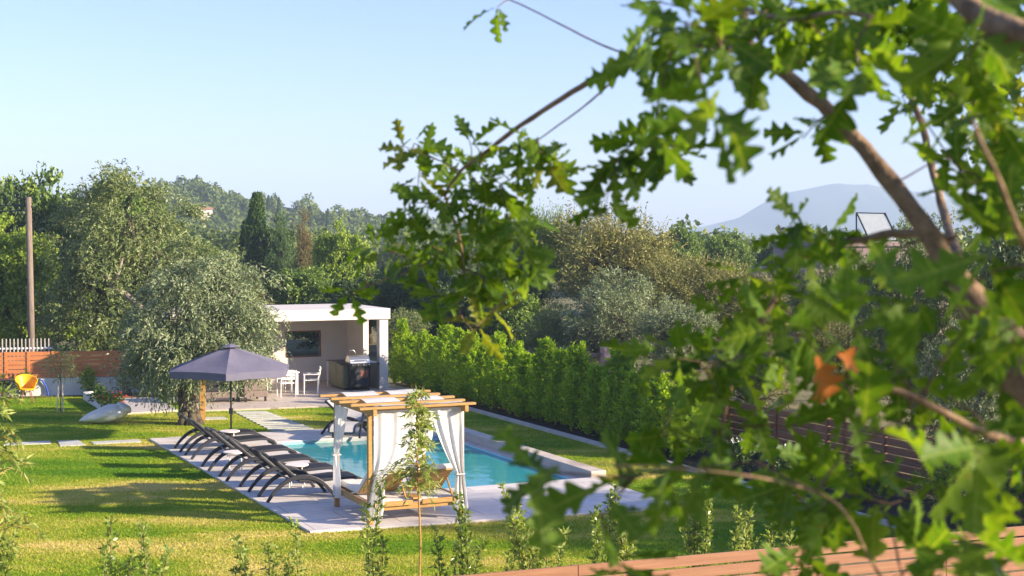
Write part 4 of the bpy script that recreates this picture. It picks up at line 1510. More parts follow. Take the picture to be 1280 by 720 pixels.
ST = {}
for key, kind, seed in [('r1', 'round', 31), ('r2', 'round', 32), ('r3', 'round', 33), ('o1', 'olive', 41), ('o2', 'olive', 42), ('t1', 'twiggy', 51), ('t2', 'twiggy', 52), ('c1', 'cypress', 61), ('p1', 'pine', 71)]:
    ST[key] = stock(seed, kind)
_cr = {}


def put(key, mat, px, D, top, halfpx, label, name='tree', cat='tree', rz=0.0, bark='bark', group=None):
    wd, me = ST[key]
    mk = (key, mat)
    if mk not in _cr:
        m2 = me if len(me.materials) == 0 else me.copy()
        if len(m2.materials): m2.materials.clear()
        m2.materials.append(M[mat])
        _cr[mk] = m2
    h = ZP(top, D)
    hw = halfpx / F * D
    base = {'c1': (6.6, 0.85), 'p1': (6.2, 1.9)}.get(key, (5.9, 2.55))
    tree(name, label, cat, AT(px, D), wd, _cr[mk], M[bark], M[mat], rz, (hw / base[1], hw / base[1], h / base[0]), group)


# left background
put('r1', 'bright', 8, 57, 276, 62, 'bright green leafy tree at the left picture edge beyond the fence', rz=.4)
put('r2', 'bright', 96, 61, 330, 56, 'lower yellow green tree behind the orange fence near the pole', rz=1.4)
put('r3', 'broad', 62, 74, 207, 62, 'tall dark leafy tree with top above the utility pole', rz=2.2)
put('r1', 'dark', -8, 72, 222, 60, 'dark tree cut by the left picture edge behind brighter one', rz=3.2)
put('r2', 'broad', 150, 72, 214, 58, 'broad leafy tree showing above the tall grey green olive', rz=4.3)
put('r3', 'broad', 254, 66, 304, 34, 'mid green tree right of the tall olive crown', rz=5.1)
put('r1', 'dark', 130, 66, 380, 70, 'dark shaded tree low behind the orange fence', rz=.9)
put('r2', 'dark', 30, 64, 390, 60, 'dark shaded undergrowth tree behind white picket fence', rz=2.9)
put('c1', 'cypress', 321, 88, 247, 18, 'tallest dark slim cypress left of the russet pine', 'cypress_tree', 'cypress', rz=.5)
put('c1', 'cypress', 308, 90, 280, 14, 'shorter dark cypress just left of the tallest one', 'cypress_tree', 'cypress', rz=2.5)
put('p1', 'cypress', 352, 86, 268, 27, 'dark green pine between the cypress and the russet pine', 'pine_tree', 'pine', rz=3.1)
put('p1', 'russet', 380, 84, 262, 24, 'russet tinged pine beside the tall dark cypress', 'pine_tree', 'pine', rz=1.1)
put('r1', 'dark', 345, 88, 276, 26, 'dark green tree under the cypress pair', rz=3.6)
put('r3', 'russet', 300, 72, 350, 36, 'olive brown tree low in front of the cypresses', rz=.2)
put('r2', 'broad', 385, 74, 330, 42, 'leafy green tree directly above the pavilion roof', rz=1.9)
put('r1', 'bright', 428, 80, 282, 38, 'yellow green tree right of the russet pine', rz=2.7)
put('r3', 'dark', 462, 70, 335, 52, 'dark tree above right end of the pavilion roof', rz=4.0)
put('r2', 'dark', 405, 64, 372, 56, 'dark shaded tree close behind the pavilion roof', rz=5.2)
put('r1', 'dark', 520, 64, 322, 52, 'dark green tree behind the far end of the hedge', rz=.7)
put('o1', 'olive', 505, 57, 388, 34, 'small grey green tree right beside the pavilion pillar', rz=1.0)
put('r2', 'dark', 580, 60, 345, 52, 'dark green tree behind the middle of the hedge', rz=2.0)
put('r3', 'broad', 640, 58, 352, 50, 'mid green tree behind hedge, left of silver bush', rz=3.0)
put('r1', 'dark', 625, 66, 318, 44, 'shaded tree behind the hanging oak cluster', rz=4.6)
# right background
put('t1', 'broad', 668, 62, 258, 46, 'sparse topped green tree with upright sprigs against sky', rz=.3)
put('t2', 'dry', 778, 60, 263, 92, 'broad olive brown twiggy tree in centre right background', rz=1.2)
put('o2', 'silver', 770, 53, 336, 66, 'silver leaved olive in front of the broad twiggy tree', rz=2.1, bark='pale_bark')
put('t1', 'dry', 872, 57, 318, 62, 'pale dry twiggy shrub tree right of the silver olive', rz=3.4, bark='pale_bark')
put('o1', 'silver', 850, 50, 380, 50, 'low silver olive right behind the hedge near the oak leaves', rz=.8, bark='pale_bark')
put('r2', 'broad', 848, 96, 277, 30, 'dark oak like tree on skyline left of the mountain foot', rz=.1)
put('r3', 'broad', 915, 98, 287, 40, 'round dark tree on the skyline below the mountain slope', rz=2.3)
put('r1', 'dark', 985, 92, 296, 40, 'dark tree on skyline left of pink house', rz=3.9)
put('t2', 'dry', 950, 56, 345, 50, 'pale twiggy tree left of the pink house', rz=4.4)
put('o2', 'olive', 700, 54, 380, 44, 'grey green olive behind the stone gate piers', rz=5.0)
put('o1', 'dry', 940, 40, 425, 54, 'dry twiggy olive behind oak leaves beyond the hedge end', rz=2.6, bark='pale_bark')
put('o2', 'olive', 1150, 37, 268, 82, 'large olive tree in front of the pink house', rz=.5, bark='pale_bark')
put('o1', 'olive', 1290, 34, 235, 92, 'large olive tree at the right picture edge', rz=1.7, bark='pale_bark')
put('o1', 'olive', 1050, 45, 318, 62, 'olive tree hiding most of the pink house wall', rz=.9, bark='pale_bark')
put('t1', 'dry', 1065, 42, 395, 58, 'dry twiggy shrub tree below the pink house', rz=3.1, bark='pale_bark')
put('o2', 'silver', 1215, 32, 400, 60, 'low silver olive behind the brown slatted fence', rz=4.1, bark='pale_bark')

put('o2', 'olive', 640 + 13.2 / 23.2 * F, 23.2, 300 - 0.9 / 23.2 * F, 2.7 / 23.2 * F, 'olive tree beyond the brown fence just past the right picture edge', rz=2.2, bark='pale_bark')  # out of view, added so its shade reaches the right of the deck

# wooded hill and far tree belt
def wood_mass(name, seed, pts, rr, leaf, per, label):
    rng = np.random.default_rng(seed)
    n = len(pts)
    k = np.repeat(np.arange(n), per)
    d = rng.normal(size=(len(k), 3))
    d[:, 2] = np.abs(d[:, 2]) * 1.1 - 0.35
    d = nrm(d)
    lump = 1 + 0.22 * np.sin(d[:, 0] * 5 + k) + 0.2 * np.sin(d[:, 1] * 6 + 2 * k)
    p = pts[k] + d * rr[k][:, None] * lump[:, None] * (0.8 + .25 * rng.random((len(k), 1)))
    dd = nrm(d * .6 + rng.normal(size=d.shape) * .8)
    v, f = leaf_quads(rng, p, dd, leaf * (0.6 + .8 * rng.random(len(k))), leaf * .75, nref=d, nn=.4)
    o = mobj(name, np_mesh(name, v, f), M['hill_wood'])
    return tag(o, label, 'wood', kind='stuff')


def ZP_(z, D): return HY + (H - z) * F / D


rng1 = np.random.default_rng(77)
hx = np.array([p[0] for p in HILL])
hy = np.array([p[1] for p in HILL])
n = 900
pxs = rng1.uniform(-230, 790, n)
tt = -rng1.random(n) ** 0.8
D_ = HD * (1 + 0.28 * tt)
ztop = H - (np.interp(pxs, hx, hy) - HY) / F * HD
x = (pxs - 640) / F * HD
z = -2 + (ztop + 2) * (1 - np.abs(tt)) ** 0.8
rad = rng1.uniform(2.0, 3.6, n)
pts = np.stack([x, D_, z + rad * .25], 1)
ok = ~((np.abs(pxs - 257) < 28) & (D_ < 364) & (D_ > 250) & (ZP_(pts[:, 2] + rad * .9, D_) < 274))
pts, rad = pts[ok], rad[ok]
wood_mass('hillside_wood', 78, pts, rad, 0.9, 420, 'far hillside wood of rounded green trees fading in haze')
n = 420
pxs = rng1.uniform(-400, 1700, n)
D_ = rng1.uniform(120, 300, n)
rad = rng1.uniform(2.0, 3.2, n) * (0.75 + D_ / 600)
pts = np.stack([(pxs - 640) / F * D_, D_, rng1.uniform(0.5, 3.2, n)], 1)
wood_mass('distant_wood', 79, pts, rad, 0.7, 380, 'distant belt of trees behind the garden reading as one mass')

for i, (px, top, base_, hw, D, lab) in enumerate([(336, 245, 275, 3.4, 380, 'dark cypress on the hill ridge directly right of the tallest near cypress'), (349, 248, 280, 3.4, 385, 'dark cypress on hill ridge behind the russet pine'),
                                                (381, 260, 290, 3.6, 370, 'first of the cypresses on ridge right of russet pine'), (388, 258, 290, 4.2, 372, 'broad dark cypress second on ridge right of russet pine'),
                                                (405, 268, 290, 3.4, 372, 'short dark cypress in the gap of the ridge'), (410, 262, 292, 3.2, 365, 'pointed dark cypress standing highest at right end of ridge')]):
    wd, me = ST['c1']
    t = tree('cypress_tree', lab, 'cypress', AT(px, D, ZP(base_, D)), wd, _cr[('c1', 'cypress')], M['bark'], M['cypress'], i, (hw / F * D / .85, hw / F * D / .85, (base_ - top) / F * D / 6.6), 'cypresses on the far hill ridge')

# house on the hill
hd = 358.0
hz = ZP(271, hd)
HH = empty('hill_house', AT(257, hd, hz), 0.35, 'small pale house among the trees on the far hill', 'house')
MB().box(-1.6, 1.6, -1.3, 1.3, -1.5, 1.75).build('wall', M['house'], HH)
MB().add([(-1.8, -1.5, 1.752), (1.8, -1.5, 1.752), (1.8, 1.5, 1.752), (-1.8, 1.5, 1.752), (-1.8, 0, 2.35), (1.8, 0, 2.35)], [(0, 1, 5, 4), (2, 3, 4, 5), (0, 4, 3), (1, 2, 5), (3, 2, 1, 0)]).build('roof', M['roof'], HH)
for x in (-0.9, 0.6):
    MB().box(x - .25, x + .25, -1.32, -1.302, 0.2, 1.1).build('window', M['black'], HH)

# pink house on the right with glass screen on the roof
PH_ = empty('pink_house', AT(1055, 60), 0.15, 'dusty pink flat roofed house half hidden behind olive trees', 'house')
k60 = 60 / F
zt = ZP(302, 60)
MB().box(-1 * k60 * 20, 4.6, 0, 7, -0.1, zt - .2).build('wall', M['pink'], PH_)
MB().box(-1 * k60 * 20 - .1, 4.7, -0.1, 7.1, zt - .198, zt).build('parapet', M['pink'], PH_, 0.01)
MB().box(-1 * k60 * 57, -k60 * 20 - .11, -0.6, 6.5, -0.1, ZP(336, 60)).build('side_block', M['pink'], PH_)
f = MB()
f.box(0.2, 1.3, -0.02, -0.003, 1.9, 3.1)
wn = f.build('window', M['black'], PH_)
GS = empty('roof_screen', AT(1088, 62, zt), 0.1, 'tilted glass screen in black metal frame on the pink house roof', 'glass screen')
hs = ZP(266, 62) - zt
for x in (-0.62, 0.62):
    mb = MB()
    mb.bar((x, 0, 0), (x - .02, 0, hs), 0.05, 0.05)
    mb.bar((x + .42, -0.5, 0), (x, 0, hs), 0.05, 0.05)
    mb.build('frame_leg', M['black'], GS)
MB().bar((-0.64, 0, hs), (0.64, 0, hs - .03), 0.045, 0.045).build('top_rail', M['black'], GS)
MB().add([(-0.58, -.02, hs - .06), (0.58, -.02, hs - .06), (0.96, -.48, .08), (-0.2, -.48, .08), (-0.58, 0.0, hs - .06), (0.58, 0.0, hs - .06), (0.96, -.46, .08), (-0.2, -.46, .08)],
         [(3, 2, 1, 0), (4, 5, 6, 7), (0, 1, 5, 4), (2, 3, 7, 6), (1, 2, 6, 5), (3, 0, 4, 7)]).build('pane', M['panel_glass'], GS)
# stone piers behind the hedge
for px, top, lab in ((721, 437, 'slimmer stone pier behind hedge, left of the two'), (757, 434, 'broader stone pier behind hedge, right of the two')):
    p = AT(px, 46)
    mb = MB().box(-0.13, 0.13, -.16, .16, 0, ZP(top, 46))
    o = mb.build('stone_pier', M['stone'], None, 0.02)
    o.location = p
    o.rotation_euler.z = .4
    tag(o, lab, 'pier', 'stone piers behind the hedge')
a, b = AT(721, 46, 1.35), AT(757, 46, 1.35)
tag(MB().bar(a + Vector((.15, 0, 0)), b - Vector((.15, 0, 0)), 0.05, 0.12).bar(a + Vector((.15, 0, -.4)), b - Vector((.15, 0, .4)), 0.05, 0.12).build('gate_rail', M['pole'], None), 'weathered wooden rails between two stone piers', 'gate')

# ================================================================== HEDGE
def hedge_mesh(seed):
    rg = np.random.default_rng(seed)
    n = 430
    z = rg.random(n) ** 1.15
    a = rg.random(n) * 6.283
    prof = 0.38 * np.where(z < 0.3, 0.92 + 0.25 * z, np.clip((1.03 - z) / 0.73, 0, 1) ** 0.9)
    lob = 1 + 0.22 * np.sin(3 * a + seed + z * 5) + 0.18 * np.sin(5 * a + z * 11)
    rr = prof * lob * (0.45 + 0.6 * rg.random(n) ** 0.6)
    o = np.stack([rr * np.cos(a), rr * np.sin(a), 0.06 + z * 1.70 + .12 * lob * z], 1)
    d = nrm(np.stack([np.cos(a) * .55, np.sin(a) * .55, np.full(n, 1.0)], 1) + rg.normal(size=(n, 3)) * .3)
    # a few leading shoots
    m = 12
    sa = rg.random(m) * 6.283
    sr = 0.10 * rg.random(m)
    o2 = np.stack([sr * np.cos(sa), sr * np.sin(sa), 1.45 + .22 * rg.random(m)], 1)
    d2 = nrm(np.stack([np.cos(sa) * .2, np.sin(sa) * .2, np.full(m, 1.0)], 1))
    v1, f1 = spray_leaves(rg, o, d, 0.27, 15, 0.105, 0.044, 0.05, 0.55, nref=nrm(np.stack([np.cos(a), np.sin(a), .4 + 0 * a], 1)))
    v2, f2 = spray_leaves(rg, o2, d2, 0.34, 12, 0.08, 0.034, 0.0, 0.45)
    return np_mesh('foliage', np.concatenate([v1, v2]), np.concatenate([f1, f2 + len(v1)]))


hm = [hedge_mesh(s) for s in (201, 202, 203, 204)]
for m_ in hm: m_.materials.append(M['hedge'])
stm = MB().tube([(0, 0, -.05), (0.01, 0, .6), (0, 0, 1.3)], [0.035, .028, .01], 6)
stem_me = bpy.data.meshes.new('stem')
stem_me.from_pydata(stm.v, [], stm.f)
stem_me.materials.append(M['twig'])
rr = random.Random(9)
NHD = 19
ordn = ['first', 'second', 'third', 'fourth', 'fifth', 'sixth', 'seventh', 'eighth', 'ninth']
for i in range(NHD):
    t = i / (NHD - 1)
    u = 23.6 - t * (23.6 - 4.8)
    v = 10.35 + rr.uniform(-.07, .07)
    if i < 9: lab = ordn[i] + ' bright green hedge shrub counting from the pavilion'
    elif i == 9: lab = 'bright green hedge shrub in the middle of the row'
    else: lab = ordn[NHD - 1 - i] + ' bright green hedge shrub counting from the near end'
    e = empty('hedge_shrub', W(v, u, -0.02), rr.random() * 6.28, lab, 'hedge shrub', 'bright green shrubs forming the hedge')
    s = rr.uniform(.86, 1.16)
    e.scale = (s * 1.04, s * 1.04, rr.uniform(.84, 1.12))
    mobj('foliage', hm[i % 4], M['hedge'], e)
    mobj('stem', stem_me, M['twig'], e)
# brown slatted fence behind the bed
FB = empty('slatted_fence', W(12.0, -6.0, -0.03), AX + math.pi / 2, 'dark brown slatted fence behind the planting bed on the right', 'fence')
for i in range(15):
    x = i * 1.9
    MB().box(x - .04, x + .04, -0.04, 0.04, 0, 1.22).build('post', M['brown_slat'], FB, 0.004)
    if i < 14:
        mb = MB()
        for k in range(7):
            mb.box(x + .043, x + 1.857, -0.012, 0.012, 0.06 + k * .163, 0.06 + k * .163 + .142)
        mb.build('slat_panel', M['brown_slat'], FB, 0.003)
for i, (px, py, h, r, m, fl, lab) in enumerate([(925, 592, 0.75, 0.4, 'dark', 'white_flower', 'dark shrub dotted with white flowers past the hedge end'), (985, 606, 0.72, 0.42, 'dark', 'white_flower', 'white flowering dark shrub before the brown fence'),
                                                (1020, 618, 0.95, 0.34, 'shrub', None, 'leafy green shrub in the dark bed before the brown fence'), (1085, 628, 0.95, 0.42, 'dark', None, 'dark green bush in the bed right of brown fence'),
                                                (1180, 650, 1.25, 0.40, 'bright', None, 'yellow green laurel like bush in the bed behind the near fence'), (1250, 668, 1.1, 0.5, 'dark', None, 'dark bush in the bed at the lower right')]):
    bush('bed_shrub', lab, 'shrub', G(px, py), h, r, 60 + i, M[m], 190, group='shrubs in the planting bed', flower=M[fl] if fl else None, leaf=(0.10, 0.035))

# ================================================================== FOREGROUND
fa, fb = Vector((-1.5, 14.30, 0)), Vector((9.3, 18.47, 0))
fang = math.atan2(fb.y - fa.y, fb.x - fa.x)
FL = (fb - fa).length
NF = empty('board_fence', (fa.x, fa.y, -0.035), fang, 'pale red brown horizontal board fence along the bottom right', 'fence')
bx = [0, 2.35, 4.7, 7.05, 9.4, FL]
for k, x in enumerate(bx):
    MB().box(x - .045, x + .045, 0.022, 0.10, 0, 1.60).build('post', M['fence'], NF, 0.004)
for i in range(5):
    mb = MB()
    for k in range(12):
        z = 1.635 - (k + 1) * .136
        mb.box(bx[i] + .003, bx[i + 1] - .003, -0.012, 0.018, z, z + .114)
    mb.build('boards', M['fence'], NF, 0.004)


def fence_shrub(loc, h, seed, stems, lab, spread=0.16, leaf=(0.088, 0.036), dens=1.0, mat='shrub'):
    rng = np.random.default_rng(seed)
    e = empty('young_shrub', loc, 0, lab, 'shrub', 'young shrubs planted along the board fence')
    V, Fc, off = [], [], 0
    mb = MB()
    for s in range(stems):
        a = rng.random() * 6.283
        hh = h * (1 if s == 0 else rng.uniform(.5, .92))
        top = np.array([math.cos(a) * spread * rng.uniform(.5, 2.1), math.sin(a) * spread * rng.uniform(.5, 2.1), hh])
        b0 = np.array([math.cos(a) * .03, math.sin(a) * .03, -0.05])
        mid = b0 * .5 + top * .5 + rng.normal(size=3) * .04
        mb.tube([b0, mid, top], [0.011, .008, .003], 5)
        n = int(hh * 20 * dens)
        t = np.linspace(0.22, 1.0, n) + rng.normal(size=n) * .01
        p = b0 + (mid - b0) * np.minimum(t * 2, 1)[:, None] + (top - mid) * np.maximum(t * 2 - 1, 0)[:, None]
        d0 = nrm(np.stack([np.cos(np.arange(n) * 2.4 + s), np.sin(np.arange(n) * 2.4 + s), 0.75 + .3 * rng.random(n)], 1))
        ln = 0.16 * (1.15 - t * .75) * rng.uniform(.6, 1.2, n)
        v, f = spray_leaves(rng, p, d0, ln, 6, leaf[0], leaf[1], 0.0, 0.5, 0.75)
        V.append(v)
        Fc.append(f + off)
        off += len(v)
    mobj('foliage', np_mesh('foliage', np.concatenate(V), np.concatenate(Fc)), M[mat], e)
    mb.build('stem', M['twig'], e)
    return e


for i, (px, top, D, st, sp, lab) in enumerate([
    (-8, 655, 18.3, 5, .30, 'leafy shrub cut by the left picture edge at bottom'),
    (146, 640, 18.5, 5, .22, 'dark leafy young shrub, left of the pair at bottom left'),
    (184, 638, 18.7, 4, .20, 'paler young shrub, right of the pair at bottom left'),
    (297, 678, 18.6, 1, .06, 'tiny single twig sapling between two bigger shrub pairs'),
    (330, 664, 18.6, 4, .20, 'young shrub below the corner of the paved pool deck'),
    (374, 640, 18.9, 3, .14, 'slender young shrub rising past the near deck corner'),
    (466, 598, 19.2, 3, .10, 'tall slender shrub before the daybed near left post'),
    (558, 655, 19.3, 2, .12, 'thin short shrub right of the willow sapling stem'),
    (583, 598, 19.3, 4, .20, 'dark bushy shrub with one tall shoot by daybed right post'),
    (648, 636, 19.4, 3, .14, 'pale leaved shrub left of the full bushy one'),
    (678, 598, 19.6, 6, .26, 'full bushy pale shrub right of the daybed'),
    (752, 610, 20.0, 4, .18, 'reddish stemmed shrub among blurred oak leaves'),
    (788, 596, 20.2, 5, .22, 'bright leaved shrub before the right end of the deck'),
    (878, 594, 20.6, 6, .22, 'tall columnar young shrub behind the board fence right of deck'),
    (918, 612, 20.8, 3, .16, 'dark slender shrub next to the tall columnar one'),
    (956, 626, 21.0, 6, .26, 'bushy sunlit shrub behind board fence near dark bed'),
    (1010, 632, 21.2, 4, .24, 'sprawling shrub in front of the kerb end')]):
    fence_shrub(AT(px, D, -0.03), ZP(top, D) * .93, 300 + i, st, lab, sp, dens=1.15, mat='willow' if any(w_ in lab for w_ in ('pale', 'bright', 'sunlit', 'slender', 'sprawling', 'corner')) else 'shrub')


def willow(loc, h, seed, lab, lo=0.45, spread=0.55, dens=60):
    rng = np.random.default_rng(seed)
    e = empty('willow_sapling', loc, 0, lab, 'sapling')
    mb = MB().tube([(0, 0, -.05), (0.03, 0, h * .35), (-0.01, 0.02, h * .7), (0.04, 0, h)], [0.016, .014, .010, .004], 7)
    V, Fc, off = [], [], 0
    for k in range(dens):
        z = h * (lo + (1 - lo) * rng.random() ** 0.8)
        a = rng.random() * 6.283
        ln = spread * rng.uniform(.35, 1.0) * (1.2 - 0.7 * (z / h - lo) / (1 - lo))
        d = nrm(np.array([[math.cos(a), math.sin(a), 0.7]]))
        o = np.array([[0.0, 0.0, z]])
        g = rng.uniform(.4, 1.1)
        pts = [o[0] + d[0] * ln * t + np.array([0, 0, -g * ln * t * t]) for t in (0, .35, .7, 1)]
        mb.tube(pts, [.006, .004, .003, .0015], 4, cap=False)
        v, f = spray_leaves(rng, o + d * .02, d, ln, 18, 0.105, 0.021, g, 0.5, 0.8)
        V.append(v)
        Fc.append(f + off)
        off += len(v)
    for k in range(9 if lo > .5 and dens > 60 else 0):
        a = math.pi + rng.uniform(-.5, .5)
        ln = rng.uniform(.45, .85)
        d = nrm(np.array([[math.cos(a), math.sin(a), .25]]))
        o = np.array([[0.0, 0.0, h * rng.uniform(.6, .72)]])
        pts = [o[0] + d[0] * ln * t + np.array([0, 0, -.75 * ln * t * t]) for t in (0, .35, .7, 1)]
        mb.tube(pts, [.006, .004, .003, .0015], 4, cap=False)
        v, f = spray_leaves(rng, o + d * .02, d, ln, 16, 0.105, 0.021, .75, 0.5, 0.8)
        V.append(v)
        Fc.append(f + off)
        off += len(v)
    mobj('foliage', np_mesh('foliage', np.concatenate(V), np.concatenate(Fc)), M['willow'], e)
    mb.build('stem', M['pine'], e)


willow(AT(522, 19.0, -0.03), ZP(488, 19.0), 400, 'slender willow sapling with drooping leaves before the daybed', .56, .42, 80)
willow(AT(-8, 13.0, -0.03), ZP(485, 13.0), 401, 'narrow leaved sapling half outside the left picture edge', .62, .55, 44)

# ================================================================== THE OAK IN FRONT
def oak_leaf(rng, L=0.09, Wd=0.06):
    """lobed outline around a midrib, folded and curled; returns (verts, faces) as numpy, leaf along +y from the stalk"""
    n = 31
    t = np.linspace(0, 1, n)
    env = np.sin(np.pi * np.clip(t, 0, 1) ** 1.25) ** 0.7
    fr = rng.uniform(3.2, 4.2)

    def lobes():
        c = 0.5 + 0.5 * np.cos(2 * np.pi * (t * fr + rng.uniform(-.12, .12)))
        return (0.30 + 0.70 * c ** 0.7) * (1 + .10 * np.interp(t, np.linspace(0, 1, 6), rng.normal(size=6)))
    lob = lobes()
    hw = Wd * 0.5 * env * lob
    hw[0] = hw[-1] = Wd * .02
    hw2 = Wd * 0.5 * env * lobes()
    hw2[0] = hw2[-1] = Wd * .02
    y = t * L
    back = 0.13 * L * lob * env
    curl = rng.uniform(-0.6, 0.9)
    fold = rng.uniform(0.05, 0.45)
    zc = -curl * L * 0.35 * t ** 2
    mid = np.stack([np.zeros(n), y, zc], 1)
    ri = np.stack([hw, y + back, zc + hw * fold + rng.normal(size=n) * .0015], 1)
    le = np.stack([-hw2, y + back, zc + hw2 * fold + rng.normal(size=n) * .0015], 1)
    st = np.array([[-.0008, -L * .12, 0], [.0008, -L * .12, 0]])
    v = np.concatenate([mid, ri, le])
    uv = np.stack([np.concatenate([0 * t, hw / (Wd * .5), -hw2 / (Wd * .5)]), np.concatenate([t, t + .10 * lob * env, t + .10 * lob * env])], 1)
    f = []
    for i in range(n - 1):
        f.append((i, n + i, n + i + 1, i + 1))
        f.append((2 * n + i, i, i + 1, 2 * n + i + 1))
    return v, np.array(f), uv


def P3(px, py, D):
    d = ray(px, py)
    k = D / d[1]
    return Vector((d[0] * k, D, H + d[2] * k))


OB = {
    'main': ([(1420, 690, 2.9), (1330, 560, 2.8), (1262, 440, 2.75), (1192, 340, 2.75), (1140, 262, 2.8), (1092, 200, 2.85), (1040, 142, 2.9), (985, 96, 2.95), (940, 62, 3.0), (930, 20, 3.05), (922, -50, 3.1)], (.060, .010)),
    'left': ([(945, 66, 2.98), (880, 55, 3.15), (800, 73, 3.35), (740, 100, 3.5), (690, 131, 3.6), (640, 165, 3.7), (602, 194, 3.8), (575, 214, 3.9), (556, 244, 4.0)], (.0115, .004)),
    'upper': ([(1500, 190, 1.9), (1380, 90, 2.0), (1285, 46, 2.05), (1232, 22, 2.1), (1190, -8, 2.15), (1120, -50, 2.2)], (.030, .012)),
    'thin': ([(1205, 352, 2.78), (1186, 285, 3.3), (1168, 222, 3.5), (1152, 155, 3.6), (1126, 92, 3.7), (1102, 34, 3.8), (1085, -30, 3.9)], (.012, .006)),
    'fork': ([(1170, 228, 3.5), (1200, 168, 3.6), (1230, 100, 3.7), (1262, 50, 3.8)], (.006, .003)),
    'low': ([(1186, 300, 2.8), (1130, 291, 2.9), (1082, 299, 3.0), (1040, 305, 3.05), (1000, 330, 3.1), (975, 366, 3.1), (945, 408, 3.1), (925, 450, 3.1), (905, 520, 3.1), (886, 600, 3.1)], (.011, .003)),
    'bottom': ([(1430, 790, 2.4), (1250, 760, 2.25), (1130, 745, 2.2), (1088, 700, 2.15), (1066, 655, 2.1), (1035, 622, 2.1), (965, 600, 2.0), (880, 588, 1.95), (790, 583, 1.95), (710, 578, 1.95)], (.0032, .001)),
    'shoot': ([(1330, 560, 2.8), (1240, 545, 2.4), (1150, 500, 2.3), (1060, 470, 2.3)], (.010, .004)),
    'rise': ([(1420, 690, 2.9), (1340, 480, 2.2), (1290, 330, 1.9), (1250, 230, 1.8), (1215, 150, 1.8)], (.006, .003)),
    'drop': ([(556, 244, 4.0), (575, 300, 4.05), (580, 350, 4.1), (572, 385, 4.1), (592, 415, 4.1)], (.004, .002)),
    'toptwig': ([(800, 73, 3.35), (752, 56, 3.5), (700, 30, 3.6), (650, 5, 3.7), (600, -15, 3.8)], (.003, .002)),
    'cross': ([(788, 80, 3.4), (740, 125, 3.5), (700, 155, 3.55), (665, 180, 3.6)], (.003, .0018)),
    'hang': ([(836, 66, 3.25), (828, 100, 3.25), (820, 150, 3.25), (815, 185, 3.25)], (.003, .002)),
    'tipl': ([(575, 214, 3.9), (548, 200, 4.0), (515, 190, 4.1)], (.003, .0015)),
    'side': ([(575, 300, 4.05), (530, 330, 4.2), (480, 350, 4.3), (440, 365, 4.4)], (.003, .0015)),
    'top': ([(926, 10, 3.05), (990, 25, 2.6), (1040, 15, 2.4), (1090, 20, 2.3)], (.006, .003)),
    'back': ([(1500, 200, 5.2), (1350, 150, 5.0), (1250, 140, 4.8), (1200, 150, 4.7)], (.012, .004)),
}
trunk_xy = P3(1430, 690, 2.95)
OAK = empty('oak_tree', (trunk_xy.x + .35, trunk_xy.y + .1, 0), 0, 'oak tree with lobed leaves and brown boughs filling the right foreground', 'tree')
oo = OAK.location


def smooth_pts(P, sub=4):
    out = []
    n = len(P)
    for i in range(n - 1):
        p0, p1, p2, p3 = P[max(i - 1, 0)], P[i], P[i + 1], P[min(i + 2, n - 1)]
        for k in range(sub):
            t = k / sub
            out.append(0.5 * ((2 * p1) + (-p0 + p2) * t + (2 * p0 - 5 * p1 + 4 * p2 - p3) * t * t + (-p0 + 3 * p1 - 3 * p2 + p3) * t ** 3))
    out.append(P[-1])
    return out


rgo = random.Random(21)
BP = []                                                # points of all boughs, world
for nm, (pl_, (ra, rb)) in OB.items():
    pts = smooth_pts([P3(*q) for q in pl_])
    n = len(pts)
    thick_ = max(ra, rb)
    pts = [p + Vector((rgo.uniform(-1, 1), rgo.uniform(-1, 1), rgo.uniform(-1, 1))) * min(thick_ * .16, .002) for p in pts]
    rad = [ra + (rb - ra) * (i / (n - 1)) ** 0.75 for i in range(n)]
    if nm == 'main':
        rad = [0.075 if i < 5 else max(.0205 - (i - 12) * .00042, .008) if i >= 12 else 0.075 - (i - 4) * .0066 for i in range(n)]
    rad = [r * rgo.uniform(.93, 1.08) for r in rad]
    mb = MB().tube([p - oo for p in pts], rad, 9 if thick_ > .008 else 6)
    mb.build('bough' if ra > .008 else 'twig', M['oak_bark'], OAK, smooth=True)
    BP += [(p, r) for p, r in zip(pts, rad)]
MB().tube([(0, 0, -.1), (0.02, 0, 1.5), (-.05, 0, 3.0), (P3(1420, 690, 2.9) - oo)], [0.20, .17, .14, .08], 14).build('trunk', M['bark'], OAK, smooth=True)
tp_ = P3(1500, 190, 1.9) - oo
MB().tube([(-.05, 0, 3.0), (0.1, -.4, 3.9), tp_], [.09, .06, .032], 10).build('bough', M['oak_bark'], OAK, smooth=True)
MB().tube([(-.05, 0, 3.0), (0.6, 1.2, 4.2), P3(1500, 200, 5.2) - oo], [.07, .04, .013], 10).build('bough', M['oak_bark'], OAK, smooth=True)
MB().tube([(-.02, 0, 2.6), (-.1, -.35, 3.6), P3(1430, 640, 2.2) - oo], [.07, .03, .012], 10).build('bough', M['oak_bark'], OAK, smooth=True)
BPn = np.array([tuple(p) for p, r in BP])
